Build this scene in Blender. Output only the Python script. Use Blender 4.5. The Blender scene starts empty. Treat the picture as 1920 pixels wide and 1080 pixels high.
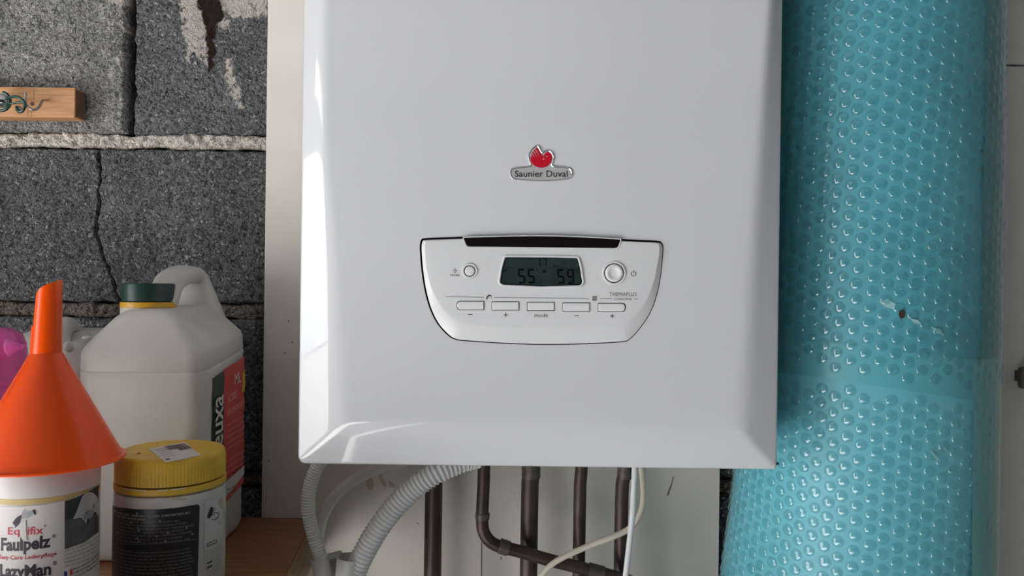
import bpy, bmesh, math, random
import numpy as np
from mathutils import Vector

# ------------------------------------------------------------------ camera, world, light, exposure
S = bpy.context.scene
COL = S.collection
F = 1450.0                     # focal length in pixels of the 1920 px wide photograph
CZ = 1.30                      # camera height
TH = math.radians(0.70)        # the photographer's slight roll
cam_d = bpy.data.cameras.new('camera')
cam = bpy.data.objects.new('camera', cam_d)
COL.objects.link(cam)
cam_d.sensor_width = 36.0
cam_d.lens = F / 1920 * 36.0
cam_d.clip_start = 0.01
cam.location = (0, 0, CZ)
cam.rotation_mode = 'XYZ'
cam.rotation_euler = (math.pi / 2, -TH, 0)
S.camera = cam

W = bpy.data.worlds.new('world')
S.world = W
W.use_nodes = True
W.node_tree.nodes['Background'].inputs[0].default_value = (0.88, 0.94, 1.0, 1)
W.node_tree.nodes['Background'].inputs[1].default_value = 0.02

def area(name, loc, target, sx, sy, power, col):
    l = bpy.data.lights.new(name, 'AREA')
    l.shape = 'RECTANGLE'; l.size = sx; l.size_y = sy; l.energy = power; l.color = col
    o = bpy.data.objects.new(name, l)
    COL.objects.link(o)
    o.location = loc
    d = Vector(target) - Vector(loc)
    o.rotation_euler = d.to_track_quat('-Z', 'Y').to_euler()
    return o
# daylight through the open side door in the left wall
area('door_daylight', (-2.12, -0.53, 1.36), (0, -0.53, 1.36), 1.30, 0.70, 17, (0.96, 0.985, 1.0))
area('door_daylight_low', (-2.12, -0.53, 0.52), (0, -0.53, 0.52), 1.30, 0.96, 22, (1.0, 0.985, 0.96))
area('fanlight_daylight', (-2.12, -0.53, 1.99), (0, -0.53, 1.99), 1.30, 0.13, 3.2, (0.96, 0.985, 1.0))
# sun through the same doorway: lies on the garage floor in front of the boiler
sun_d = bpy.data.lights.new('sun', 'SUN'); sun_d.energy = 62; sun_d.angle = 0.009; sun_d.color = (1.0, 0.985, 0.96)
sun = bpy.data.objects.new('sun', sun_d); COL.objects.link(sun)
sun.location = (-4, 0, 3.5)
sun.rotation_euler = Vector((0.65, -0.06, -0.76)).to_track_quat('-Z', 'Y').to_euler()

vs = S.view_settings
vs.view_transform = 'Standard'
vs.look = 'None'
vs.gamma = 1
vs.use_curve_mapping = False
vs.exposure = -0.08

# ------------------------------------------------------------------ helpers
CT, ST = math.cos(TH), math.sin(TH)
def P(px, py, d):
    """world point seen at photo pixel (px,py) at depth d from the camera"""
    dx, dy = (px - 960) / F, (py - 540) / F
    return Vector(((dx * CT + dy * ST) * d, d, CZ + (dx * ST - dy * CT) * d))
def on_z(px, py, z):
    p = P(px, py, 1.0)
    k = (z - CZ) / (p.z - CZ)
    return Vector((p.x * k, k, z))

ORG = {}
def base_of(parent):
    while parent.parent: parent = parent.parent
    return Vector(ORG.get(parent.name, (0, 0, 0)))

def thing(name, label, cat, loc, group=None):
    o = bpy.data.objects.new(name, None)
    COL.objects.link(o)
    o.empty_display_size = 0.03
    o.location = loc
    ORG[o.name] = tuple(loc)
    o['label'] = label; o['category'] = cat
    if group: o['group'] = group
    return o

def finish(me, smooth=True, angle=40):
    if smooth and len(me.polygons):
        me.polygons.foreach_set('use_smooth', [True] * len(me.polygons))
        me.set_sharp_from_angle(angle=math.radians(angle))
    me.update()
    return me

def to_mesh(src, name):
    if isinstance(src, bmesh.types.BMesh):
        me = bpy.data.meshes.new(name); src.to_mesh(me); src.free(); return me
    if isinstance(src, tuple):
        me = bpy.data.meshes.new(name)
        me.from_pydata([tuple(v) for v in src[0]], [], [tuple(int(i) for i in f) for f in src[1]])
        return me
    return src

def obj(name, src, mat, parent=None, smooth=True, angle=40, base=None, fixn=False, label=None):
    """one mesh object; src is given in world coordinates"""
    me = to_mesh(src, name)
    if fixn:
        b = bmesh.new(); b.from_mesh(me); bmesh.ops.recalc_face_normals(b, faces=b.faces); b.to_mesh(me); b.free()
    off = base_of(parent) if parent else Vector(base if base is not None else (0, 0, 0))
    n = len(me.vertices)
    co = np.empty(n * 3); me.vertices.foreach_get('co', co)
    co = co.reshape(-1, 3) - np.array(off)
    me.vertices.foreach_set('co', co.ravel())
    finish(me, smooth, angle)
    if mat:
        me.materials.clear() if len(me.materials) == 0 else None
        if len(me.materials) == 0: me.materials.append(mat)
    o = bpy.data.objects.new(name, me)
    COL.objects.link(o)
    if parent:
        o.parent = parent
    else:
        o.location = off
        ORG[o.name] = tuple(off)
    if label: o['label'] = label
    return o

def tag(o, label, cat=None, group=None, kind=None):
    o['label'] = label
    if cat: o['category'] = cat
    if group: o['group'] = group
    if kind: o['kind'] = kind
    return o

def box(bm, x0, x1, y0, y1, z0, z1, bev=0.0, seg=2):
    b2 = bmesh.new()
    bmesh.ops.create_cube(b2, size=1)
    for v in b2.verts:
        v.co = Vector(((x0 + x1) / 2 + v.co.x * (x1 - x0), (y0 + y1) / 2 + v.co.y * (y1 - y0), (z0 + z1) / 2 + v.co.z * (z1 - z0)))
    if bev > 0:
        bmesh.ops.bevel(b2, geom=list(b2.edges), offset=bev, segments=seg, profile=0.6, affect='EDGES')
    me = bpy.data.meshes.new('t'); b2.to_mesh(me); b2.free()
    bm.from_mesh(me); bpy.data.meshes.remove(me)
    return bm
def boxm(*a, **k):
    bm = bmesh.new(); box(bm, *a, **k); return bm

def lathe(c, prof, seg=64, mod=None, a0=0.0, a1=2 * math.pi, cap=True):
    """revolve [(r,z)] about the vertical axis through c=(x,y); world z"""
    V, Fc = [], []
    full = abs(a1 - a0 - 2 * math.pi) < 1e-6
    n = seg if full else seg + 1
    for (r, z) in prof:
        for i in range(n):
            a = a0 + (a1 - a0) * i / seg
            rr = r * (mod(a, z) if mod else 1)
            V.append((c[0] + rr * math.sin(a), c[1] - rr * math.cos(a), z))
    for j in range(len(prof) - 1):
        for i in range(seg):
            k = (i + 1) % n
            Fc.append((j * n + i, j * n + k, (j + 1) * n + k, (j + 1) * n + i))
    if cap and full:
        if prof[0][0] > 1e-5: Fc.append(tuple(reversed(range(n))))
        if prof[-1][0] > 1e-5: Fc.append(tuple((len(prof) - 1) * n + i for i in range(n)))
    return (V, Fc)

def catmull(pts, n=12):
    pts = [Vector(p) for p in pts]
    q = [pts[0] * 2 - pts[1]] + pts + [pts[-1] * 2 - pts[-2]]
    out = []
    for i in range(1, len(q) - 2):
        p0, p1, p2, p3 = q[i - 1:i + 3]
        for k in range(n):
            t = k / n
            out.append(0.5 * ((2 * p1) + (p2 - p0) * t + (2 * p0 - 5 * p1 + 4 * p2 - p3) * t * t + (3 * p1 - p0 - 3 * p2 + p3) * t ** 3))
    out.append(pts[-1])
    return out
def resample(path, step):
    d = [0]
    for a, b in zip(path, path[1:]): d.append(d[-1] + (b - a).length)
    n = max(2, int(d[-1] / step))
    out, j = [], 0
    for i in range(n + 1):
        s = d[-1] * i / n
        while j < len(d) - 2 and d[j + 1] < s: j += 1
        t = (s - d[j]) / max(1e-9, d[j + 1] - d[j])
        out.append(path[j].lerp(path[j + 1], t))
    return out
def sweep(path, rad, seg=16, cap=True, shape=None, ref=None):
    """tube along path; rad(i, s) gives the radius at arc length s; shape: list of (u,v) section multipliers"""
    V, Fc = [], []
    s = 0
    t0 = (path[1] - path[0]).normalized()
    up = ref or (Vector((0, 0, 1)) if abs(t0.z) < 0.9 else Vector((1, 0, 0)))
    nrm = (up - t0 * up.dot(t0)).normalized()
    if shape is None:
        shape = [(math.cos(2 * math.pi * k / seg), math.sin(2 * math.pi * k / seg)) for k in range(seg)]
    seg = len(shape)
    for i, p in enumerate(path):
        a = path[max(0, i - 1)]; b = path[min(len(path) - 1, i + 1)]
        t = (b - a).normalized()
        nrm = (nrm - t * nrm.dot(t)).normalized()
        bn = t.cross(nrm)
        if i: s += (p - path[i - 1]).length
        r = rad(i, s) if callable(rad) else rad
        for (u, v) in shape:
            V.append(p + nrm * (u * r) + bn * (v * r))
    for i in range(len(path) - 1):
        for k in range(seg):
            k2 = (k + 1) % seg
            Fc.append((i * seg + k, i * seg + k2, (i + 1) * seg + k2, (i + 1) * seg + k))
    if cap:
        Fc.append(tuple(reversed(range(seg))))
        Fc.append(tuple((len(path) - 1) * seg + k for k in range(seg)))
    return (V, Fc)
def join(*parts):
    V, Fc = [], []
    for v, f in parts:
        o = len(V)
        V += [tuple(x) for x in v]; Fc += [tuple(i + o for i in g) for g in f]
    return (V, Fc)

def area2(poly):
    return sum(poly[i][0] * poly[(i + 1) % len(poly)][1] - poly[(i + 1) % len(poly)][0] * poly[i][1] for i in range(len(poly))) / 2
def offset(poly, d):
    """grow (d>0) a closed 2D polygon"""
    n = len(poly); sg = 1 if area2(poly) > 0 else -1
    out = []
    for i in range(n):
        p0, p1, p2 = Vector(poly[i - 1]), Vector(poly[i]), Vector(poly[(i + 1) % n])
        e1, e2 = (p1 - p0).normalized(), (p2 - p1).normalized()
        n1, n2 = Vector((e1.y, -e1.x)), Vector((e2.y, -e2.x))
        m = n1 + n2
        m = m / max(0.35, m.length_squared / 2) if m.length > 1e-6 else n1
        out.append(tuple(p1 + m * (d * sg)))
    return out
def smooth_poly(pts, n=6):
    q = [Vector((p[0], p[1], 0)) for p in pts]
    m = len(q); out = []
    for i in range(m):
        p0, p1, p2, p3 = q[i - 1], q[i], q[(i + 1) % m], q[(i + 2) % m]
        for k in range(n):
            t = k / n
            w = 0.5 * ((2 * p1) + (p2 - p0) * t + (2 * p0 - 5 * p1 + 4 * p2 - p3) * t * t + (3 * p1 - p0 - 3 * p2 + p3) * t ** 3)
            out.append((w.x, w.y))
    return out
def round_poly(pts, rad, n=5):
    """round the corners of a polygon by quadratic arcs; rad a number or list"""
    m = len(pts); out = []
    for i in range(m):
        r = rad[i] if isinstance(rad, (list, tuple)) else rad
        p0, p1, p2 = Vector(pts[i - 1]), Vector(pts[i]), Vector(pts[(i + 1) % m])
        if r <= 0: out.append(tuple(p1)); continue
        a = p1 + (p0 - p1).normalized() * min(r, (p0 - p1).length * 0.49)
        b = p1 + (p2 - p1).normalized() * min(r, (p2 - p1).length * 0.49)
        for k in range(n + 1):
            t = k / n
            out.append(tuple(a * (1 - t) ** 2 + p1 * 2 * t * (1 - t) + b * t * t))
    return out
def rings(polys, depths, fill=True, back=False):
    """loft of equal-length 2D polygons (x,z) placed at depths y"""
    V, Fc = [], []; n = len(polys[0])
    for pl, d in zip(polys, depths):
        V += [(p[0], d, p[1]) for p in pl]
    for j in range(len(polys) - 1):
        for i in range(n):
            k = (i + 1) % n
            Fc.append((j * n + i, j * n + k, (j + 1) * n + k, (j + 1) * n + i))
    if fill: Fc.append(tuple((len(polys) - 1) * n + i for i in range(n)))
    if back: Fc.append(tuple(reversed(range(n))))
    return (V, Fc)
def tri(src, name='m'):
    me = to_mesh(src, name)
    b = bmesh.new(); b.from_mesh(me)
    bmesh.ops.triangulate(b, faces=[f for f in b.faces if len(f.verts) > 4])
    bmesh.ops.recalc_face_normals(b, faces=b.faces)
    b.to_mesh(me); b.free()
    return me
def pxpoly(pts, d):
    """photo pixels -> (x,z) world at depth d"""
    return [(P(a, b, d).x, P(a, b, d).z) for a, b in pts]
def plate(poly, d0, d1):
    """prism of a world (x,z) polygon from depth d0 (front) to d1"""
    return tri(rings([poly, poly], [d1, d0], True, True))

def boolean(o, cutter_mesh, mat_index_mat=None):
    c = bpy.data.objects.new('cutter_tmp', cutter_mesh)
    COL.objects.link(c)
    c.matrix_world = o.matrix_world.copy()
    m = o.modifiers.new('b', 'BOOLEAN'); m.operation = 'DIFFERENCE'; m.object = c; m.solver = 'EXACT'
    dg = bpy.context.evaluated_depsgraph_get(); dg.update()
    me = bpy.data.meshes.new_from_object(o.evaluated_get(dg))
    o.modifiers.clear()
    old = o.data; o.data = me
    bpy.data.meshes.remove(old)
    bpy.data.objects.remove(c)
    finish(me, True, 35)

_tx = {}
def text_geo(s, bold=0.0):
    key = (s, bold)
    if key in _tx: return _tx[key]
    cu = bpy.data.curves.new('txt', 'FONT'); cu.body = s; cu.size = 1; cu.offset = bold; cu.resolution_u = 3
    o = bpy.data.objects.new('txt', cu); COL.objects.link(o)
    dg = bpy.context.evaluated_depsgraph_get(); dg.update()
    me = bpy.data.meshes.new_from_object(o.evaluated_get(dg))
    V = [(v.co.x, v.co.y) for v in me.vertices]; Fc = [tuple(p.vertices) for p in me.polygons]
    bpy.data.objects.remove(o); bpy.data.curves.remove(cu); bpy.data.meshes.remove(me)
    _tx[key] = (V, Fc)
    return _tx[key]
CAP = 0.729
def text_cap():
    V, _ = text_geo('H'); return max(v[1] for v in V)

def text_plane(s, x0, x1, yb, cap, d, bold=0.0, yb1=None):
    """flat lettering facing the camera plane: photo px x0..x1, baseline yb, cap height cap px, at depth d"""
    V, Fc = text_geo(s, bold)
    mn, mx = min(v[0] for v in V), max(v[0] for v in V)
    ch = text_cap()
    out = []
    for u, v in V:
        t = (u - mn) / (mx - mn)
        b = yb + ((yb1 - yb) * t if yb1 is not None else 0)
        out.append(P(x0 + t * (x1 - x0), b - v / ch * cap, d))
    return (out, Fc)

# ---- numpy value noise
def vnoise(x, y, seed=0):
    xi = np.floor(x).astype(np.int64); yi = np.floor(y).astype(np.int64)
    fx = x - xi; fy = y - yi
    fx = fx * fx * (3 - 2 * fx); fy = fy * fy * (3 - 2 * fy)
    def h(a, b):
        n = (a * 374761393 + b * 668265263 + seed * 1274126177) & 0xffffffff
        n = ((n ^ (n >> 13)) * 1274126177) & 0xffffffff
        return ((n ^ (n >> 16)) & 0xffff) / 65535.0
    return (h(xi, yi) * (1 - fx) + h(xi + 1, yi) * fx) * (1 - fy) + (h(xi, yi + 1) * (1 - fx) + h(xi + 1, yi + 1) * fx) * fy
def fbm(x, y, seed=0, o=3):
    s = 0; a = 0.5; t = 0
    for k in range(o):
        s = s + a * vnoise(x * 2 ** k, y * 2 ** k, seed + k); t += a; a *= 0.5
    return s / t
def sdf_poly(px, py, poly):
    """signed distance (negative inside)"""
    d = np.full(px.shape, 1e9); ins = np.zeros(px.shape, bool)
    n = len(poly)
    for i in range(n):
        ax, ay = poly[i]; bx, by = poly[(i + 1) % n]
        ex, ey = bx - ax, by - ay
        wx, wy = px - ax, py - ay
        t = np.clip((wx * ex + wy * ey) / (ex * ex + ey * ey + 1e-12), 0, 1)
        d = np.minimum(d, np.hypot(wx - ex * t, wy - ey * t))
        c = ((ay > py) != (by > py)) & (px < (bx - ax) * (py - ay) / (by - ay + 1e-12) + ax)
        ins ^= c
    return np.where(ins, -d, d)

# ------------------------------------------------------------------ materials
def mat(name, col, rough=0.5, metal=0.0, coat=0.0, coat_r=0.05, spec=0.5, var=0.0, vscale=30, bump=0.0, bscale=200, trans=0.0, sss=0.0, sss_r=0.01, alpha=1.0, stretch=None):
    m = bpy.data.materials.new(name); m.use_nodes = True
    nt = m.node_tree; b = nt.nodes['Principled BSDF']
    b.inputs['Base Color'].default_value = (*col, 1)
    b.inputs['Roughness'].default_value = rough
    b.inputs['Metallic'].default_value = metal
    b.inputs['Coat Weight'].default_value = coat
    b.inputs['Coat Roughness'].default_value = coat_r
    b.inputs['Specular IOR Level'].default_value = spec
    b.inputs['Transmission Weight'].default_value = trans
    b.inputs['Alpha'].default_value = alpha
    if sss:
        b.inputs['Subsurface Weight'].default_value = sss
        b.inputs['Subsurface Radius'].default_value = (sss_r, sss_r, sss_r)
        b.inputs['Subsurface Scale'].default_value = 1.0
    tc = nt.nodes.new('ShaderNodeTexCoord')
    vec = tc.outputs['Object']
    if stretch:
        mp = nt.nodes.new('ShaderNodeMapping'); mp.inputs['Scale'].default_value = stretch
        nt.links.new(vec, mp.inputs[0]); vec = mp.outputs[0]
    if var > 0:
        n = nt.nodes.new('ShaderNodeTexNoise'); n.inputs['Scale'].default_value = vscale; n.inputs['Detail'].default_value = 5
        nt.links.new(vec, n.inputs['Vector'])
        r = nt.nodes.new('ShaderNodeValToRGB')
        r.color_ramp.elements[0].position = 0.32; r.color_ramp.elements[1].position = 0.68
        r.color_ramp.elements[0].color = (*[c * (1 - var) for c in col], 1)
        r.color_ramp.elements[1].color = (*[min(1, c * (1 + var)) for c in col], 1)
        nt.links.new(n.outputs['Fac'], r.inputs[0]); nt.links.new(r.outputs[0], b.inputs['Base Color'])
    if bump > 0:
        n2 = nt.nodes.new('ShaderNodeTexNoise'); n2.inputs['Scale'].default_value = bscale; n2.inputs['Detail'].default_value = 3
        nt.links.new(vec, n2.inputs['Vector'])
        bp = nt.nodes.new('ShaderNodeBump'); bp.inputs['Strength'].default_value = bump; bp.inputs['Distance'].default_value = 0.001
        nt.links.new(n2.outputs['Fac'], bp.inputs['Height']); nt.links.new(bp.outputs[0], b.inputs['Normal'])
        if coat: nt.links.new(bp.outputs[0], b.inputs['Coat Normal'])
    return m

def concrete_mat(name, dark, mid, light, paint=False):
    m = bpy.data.materials.new(name); m.use_nodes = True
    nt = m.node_tree; N = nt.nodes; L = nt.links; b = N['Principled BSDF']
    b.inputs['Roughness'].default_value = 0.95
    b.inputs['Specular IOR Level'].default_value = 0.25
    tc = N.new('ShaderNodeTexCoord')
    nz = N.new('ShaderNodeTexNoise'); nz.inputs['Scale'].default_value = 220; nz.inputs['Detail'].default_value = 2
    L.new(tc.outputs['Object'], nz.inputs['Vector'])
    mx = N.new('ShaderNodeMixRGB'); mx.blend_type = 'LINEAR_LIGHT'; mx.inputs[0].default_value = 0.004
    L.new(tc.outputs['Object'], mx.inputs[1]); L.new(nz.outputs['Color'], mx.inputs[2])
    v = N.new('ShaderNodeTexVoronoi'); v.inputs['Scale'].default_value = 430
    L.new(mx.outputs[0], v.inputs['Vector'])
    sp = N.new('ShaderNodeSeparateColor'); L.new(v.outputs['Color'], sp.inputs[0])
    r = N.new('ShaderNodeValToRGB'); e = r.color_ramp.elements
    e[0].position = 0.0; e[0].color = (*dark, 1); e[1].position = 1.0; e[1].color = (*light, 1)
    k = e.new(0.55); k.color = (*mid, 1)
    k = e.new(0.93); k.color = (*[a * 1.25 for a in mid], 1)
    L.new(sp.outputs[0], r.inputs[0])
    big = N.new('ShaderNodeTexNoise'); big.inputs['Scale'].default_value = 14; big.inputs['Detail'].default_value = 4
    L.new(tc.outputs['Object'], big.inputs['Vector'])
    mr = N.new('ShaderNodeMapRange'); mr.inputs[1].default_value = 0.3; mr.inputs[2].default_value = 0.7; mr.inputs[3].default_value = 0.8; mr.inputs[4].default_value = 1.2
    L.new(big.outputs['Fac'], mr.inputs[0])
    mul = N.new('ShaderNodeMixRGB'); mul.blend_type = 'MULTIPLY'; mul.inputs[0].default_value = 1
    L.new(r.outputs[0], mul.inputs[1]); L.new(mr.outputs[0], mul.inputs[2])
    out = mul.outputs[0]
    if paint:
        a = N.new('ShaderNodeVertexColor'); a.layer_name = 'marks'
        s2 = N.new('ShaderNodeSeparateColor'); L.new(a.outputs[0], s2.inputs[0])
        m1 = N.new('ShaderNodeMixRGB'); m1.inputs[2].default_value = (0.50, 0.455, 0.41, 1)
        L.new(s2.outputs[0], m1.inputs[0]); L.new(out, m1.inputs[1])
        m2 = N.new('ShaderNodeMixRGB'); m2.inputs[2].default_value = (0.022, 0.011, 0.008, 1)
        L.new(s2.outputs[1], m2.inputs[0]); L.new(m1.outputs[0], m2.inputs[1])
        out = m2.outputs[0]
    L.new(out, b.inputs['Base Color'])
    v2 = N.new('ShaderNodeTexVoronoi'); v2.inputs['Scale'].default_value = 430; v2.feature = 'SMOOTH_F1'; v2.inputs['Smoothness'].default_value = 0.35
    L.new(mx.outputs[0], v2.inputs['Vector'])
    n3 = N.new('ShaderNodeTexNoise'); n3.inputs['Scale'].default_value = 120; n3.inputs['Detail'].default_value = 4
    L.new(tc.outputs['Object'], n3.inputs['Vector'])
    ad = N.new('ShaderNodeMath'); ad.operation = 'MULTIPLY_ADD'; ad.inputs[1].default_value = -0.9
    L.new(v2.outputs['Distance'], ad.inputs[0]); L.new(n3.outputs['Fac'], ad.inputs[2])
    bp = N.new('ShaderNodeBump'); bp.inputs['Strength'].default_value = 0.95; bp.inputs['Distance'].default_value = 0.0022
    L.new(ad.outputs[0], bp.inputs['Height']); L.new(bp.outputs[0], b.inputs['Normal'])
    return m

def wood_mat(name, c1, c2, axis=(1, 14, 14), scale=22, rough=0.55, coat=0.0):
    m = bpy.data.materials.new(name); m.use_nodes = True
    nt = m.node_tree; N = nt.nodes; L = nt.links; b = N['Principled BSDF']
    b.inputs['Roughness'].default_value = rough; b.inputs['Coat Weight'].default_value = coat
    tc = N.new('ShaderNodeTexCoord'); mp = N.new('ShaderNodeMapping'); mp.inputs['Scale'].default_value = axis
    L.new(tc.outputs['Object'], mp.inputs[0])
    n = N.new('ShaderNodeTexNoise'); n.inputs['Scale'].default_value = scale; n.inputs['Detail'].default_value = 6; n.inputs['Distortion'].default_value = 0.6
    L.new(mp.outputs[0], n.inputs['Vector'])
    r = N.new('ShaderNodeValToRGB'); r.color_ramp.elements[0].position = 0.35; r.color_ramp.elements[1].position = 0.65
    r.color_ramp.elements[0].color = (*c1, 1); r.color_ramp.elements[1].color = (*c2, 1)
    L.new(n.outputs['Fac'], r.inputs[0]); L.new(r.outputs[0], b.inputs['Base Color'])
    bp = N.new('ShaderNodeBump'); bp.inputs['Strength'].default_value = 0.25; bp.inputs['Distance'].default_value = 0.001
    L.new(n.outputs['Fac'], bp.inputs['Height']); L.new(bp.outputs[0], b.inputs['Normal'])
    return m

def film_mat(name, tint, gloss_col, rough, fac_base=0.06, diffuse=None, dfac=0.0):
    """thin clear plastic film: tinted see-through plus fresnel gloss"""
    m = bpy.data.materials.new(name); m.use_nodes = True
    nt = m.node_tree; N = nt.nodes; L = nt.links
    N.remove(N['Principled BSDF']); out = N['Material Output']
    t = N.new('ShaderNodeBsdfTransparent'); t.inputs[0].default_value = (*tint, 1)
    g = N.new('ShaderNodeBsdfGlossy'); g.inputs[0].default_value = (*gloss_col, 1); g.inputs['Roughness'].default_value = rough
    fr = N.new('ShaderNodeLayerWeight'); fr.inputs[0].default_value = 0.5      # same on both sides of the film
    pw = N.new('ShaderNodeMath'); pw.operation = 'POWER'; pw.inputs[1].default_value = 5.0
    L.new(fr.outputs['Facing'], pw.inputs[0])
    a = N.new('ShaderNodeMath'); a.operation = 'MULTIPLY_ADD'; a.inputs[1].default_value = 0.85; a.inputs[2].default_value = 0.045 + fac_base; a.use_clamp = True
    L.new(pw.outputs[0], a.inputs[0])
    base = t.outputs[0]
    if diffuse:
        d = N.new('ShaderNodeBsdfDiffuse'); d.inputs[0].default_value = (*diffuse, 1)
        mx0 = N.new('ShaderNodeMixShader'); mx0.inputs[0].default_value = dfac
        L.new(base, mx0.inputs[1]); L.new(d.outputs[0], mx0.inputs[2]); base = mx0.outputs[0]
    mx = N.new('ShaderNodeMixShader')
    L.new(a.outputs[0], mx.inputs[0]); L.new(base, mx.inputs[1]); L.new(g.outputs[0], mx.inputs[2])
    L.new(mx.outputs[0], out.inputs[0])
    return m

M = {}
M['enamel'] = mat('white_enamel', (0.63, 0.64, 0.67), 0.35, coat=1.0, coat_r=0.03, bump=0.012, bscale=260)
M['panel'] = mat('panel_plastic', (0.66, 0.67, 0.69), 0.38, coat=0.3, coat_r=0.15)
M['button'] = mat('button_plastic', (0.70, 0.71, 0.73), 0.35)
M['gap'] = mat('dark_gap', (0.02, 0.02, 0.025), 0.7)  # shade of the narrow gaps, put into the colour of the recess walls
M['print'] = mat('grey_print', (0.09, 0.09, 0.10), 0.6)
M['black_gloss'] = mat('black_window', (0.008, 0.005, 0.006), 0.12, coat=0.5)
M['lcd'] = mat('lcd_green', (0.022, 0.036, 0.036), 0.15, coat=0.6, coat_r=0.03, var=0.25, vscale=60)
M['segment'] = mat('lcd_segment', (0.002, 0.003, 0.004), 0.2)
M['segment_dim'] = mat('lcd_faint', (0.009, 0.014, 0.015), 0.2)
M['chrome'] = mat('chrome', (0.75, 0.75, 0.77), 0.12, metal=1.0)
M['silver'] = mat('badge_silver', (0.60, 0.60, 0.60), 0.32, metal=0.35)
M['bird_red'] = mat('badge_red', (0.52, 0.008, 0.025), 0.25, coat=0.5)
M['badge_black'] = mat('badge_black', (0.008, 0.008, 0.01), 0.4)
M['board'] = mat('painted_board', (0.71, 0.655, 0.595), 0.5, var=0.05, vscale=9, bump=0.1, bscale=60)
M['board_edge'] = mat('board_edge', (0.55, 0.50, 0.45), 0.7, var=0.1)
M['scuff'] = mat('scuff', (0.20, 0.17, 0.14), 0.8)
M['scuff_tan'] = mat('scuff_tan', (0.54, 0.44, 0.34), 0.7)
M['block'] = concrete_mat('concrete_block', (0.040, 0.042, 0.044), (0.135, 0.138, 0.14), (0.36, 0.36, 0.35), True)
M['block_plain'] = concrete_mat('concrete_block_plain', (0.040, 0.042, 0.044), (0.135, 0.138, 0.14), (0.36, 0.36, 0.35))
M['mortar'] = concrete_mat('mortar', (0.34, 0.30, 0.26), (0.60, 0.55, 0.49), (0.72, 0.68, 0.62))
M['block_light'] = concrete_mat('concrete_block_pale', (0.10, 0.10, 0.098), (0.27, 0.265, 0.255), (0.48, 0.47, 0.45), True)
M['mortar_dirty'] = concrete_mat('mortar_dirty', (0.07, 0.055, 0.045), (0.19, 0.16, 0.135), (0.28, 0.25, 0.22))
M['wall_dark'] = mat('wall_backing', (0.05, 0.05, 0.05), 0.95, var=0.2)
M['plaster'] = mat('plaster', (0.50, 0.49, 0.47), 0.9, var=0.05)
M['floor'] = mat('concrete_floor', (0.49, 0.495, 0.50), 0.8, var=0.10, vscale=4)
M['ceiling'] = mat('ceiling', (0.32, 0.315, 0.31), 0.9, var=0.05)
M['pine'] = wood_mat('pine', (0.56, 0.27, 0.115), (0.72, 0.40, 0.20), (1, 12, 12), 30)
M['pine_end'] = mat('pine_end_grain', (0.16, 0.08, 0.045), 0.8, var=0.2, vscale=120)
M['oak_top'] = wood_mat('brown_top', (0.22, 0.095, 0.040), (0.36, 0.165, 0.075), (1, 10, 10), 12, 0.45)
M['oak_edge'] = wood_mat('oak_edge', (0.26, 0.15, 0.06), (0.36, 0.22, 0.10), (10, 1, 10), 14, 0.6)
M['hdpe'] = mat('milky_plastic', (0.54, 0.515, 0.475), 0.42, sss=0.25, sss_r=0.01, var=0.05, vscale=18, bump=0.05, bscale=90)
M['hdpe2'] = mat('milky_plastic_back', (0.60, 0.60, 0.57), 0.35, sss=0.3, sss_r=0.01, var=0.04, vscale=15)
M['cap_green'] = mat('cap_green', (0.006, 0.035, 0.028), 0.38, var=0.1, vscale=60)
M['yellow_ring'] = mat('ring_yellow', (0.62, 0.34, 0.02), 0.4)
M['orange'] = mat('orange_plastic', (1.0, 0.085, 0.0), 0.28, spec=0.4, sss=0.3, sss_r=0.006)
M['jar_white'] = mat('jar_white', (0.66, 0.635, 0.615), 0.35, var=0.04, vscale=40)
M['paper'] = mat('label_paper', (0.68, 0.65, 0.64), 0.5, var=0.02, vscale=30)
M['jar_dirty'] = mat('jar_white_dirty', (0.60, 0.585, 0.57), 0.4, var=0.12, vscale=35)
M['lid_yellow'] = mat('lid_yellow', (0.70, 0.44, 0.045), 0.42, var=0.10, vscale=45)
M['lid_groove'] = mat('lid_groove', (0.12, 0.06, 0.01), 0.8)
M['old_yellow'] = mat('aged_yellow_ring', (0.55, 0.42, 0.18), 0.5)
M['label_black'] = mat('label_black', (0.016, 0.017, 0.020), 0.35, var=0.15, vscale=30)
M['ink'] = mat('ink_black', (0.02, 0.018, 0.02), 0.5)
M['ink_purple'] = mat('ink_purple_black', (0.028, 0.018, 0.035), 0.5)
M['ink_red'] = mat('ink_red', (0.56, 0.035, 0.06), 0.5)
M['ink_grey'] = mat('ink_grey', (0.22, 0.21, 0.21), 0.6)
M['ink_pale'] = mat('ink_pale', (0.50, 0.50, 0.50), 0.6)
M['ink_pale_dim'] = mat('ink_pale_dim', (0.26, 0.26, 0.265), 0.6)
M['ink_blue'] = mat('ink_blue', (0.03, 0.04, 0.22), 0.5)
M['horse_grey'] = mat('horse_grey', (0.40, 0.43, 0.46), 0.5, var=0.15, vscale=150)
M['photo_dark'] = mat('photo_dark', (0.028, 0.027, 0.027), 0.4, var=0.2, vscale=60)
M['photo_rock'] = mat('photo_rock', (0.095, 0.09, 0.088), 0.4, var=0.3, vscale=110)
M['photo_fur'] = mat('photo_fur', (0.48, 0.47, 0.47), 0.4, var=0.12, vscale=60)
M['photo_fur_shade'] = mat('photo_fur_grey', (0.27, 0.27, 0.29), 0.4, var=0.12, vscale=80)
M['label_red'] = mat('label_red', (0.60, 0.035, 0.035), 0.3, coat=0.3, bump=0.4, bscale=55)
M['label_green'] = mat('label_green', (0.008, 0.035, 0.02), 0.3, coat=0.3, bump=0.3, bscale=55)
M['label_yellow'] = mat('label_yellow', (0.62, 0.42, 0.02), 0.4)
M['label_white'] = mat('label_white', (0.60, 0.58, 0.56), 0.4)
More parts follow.
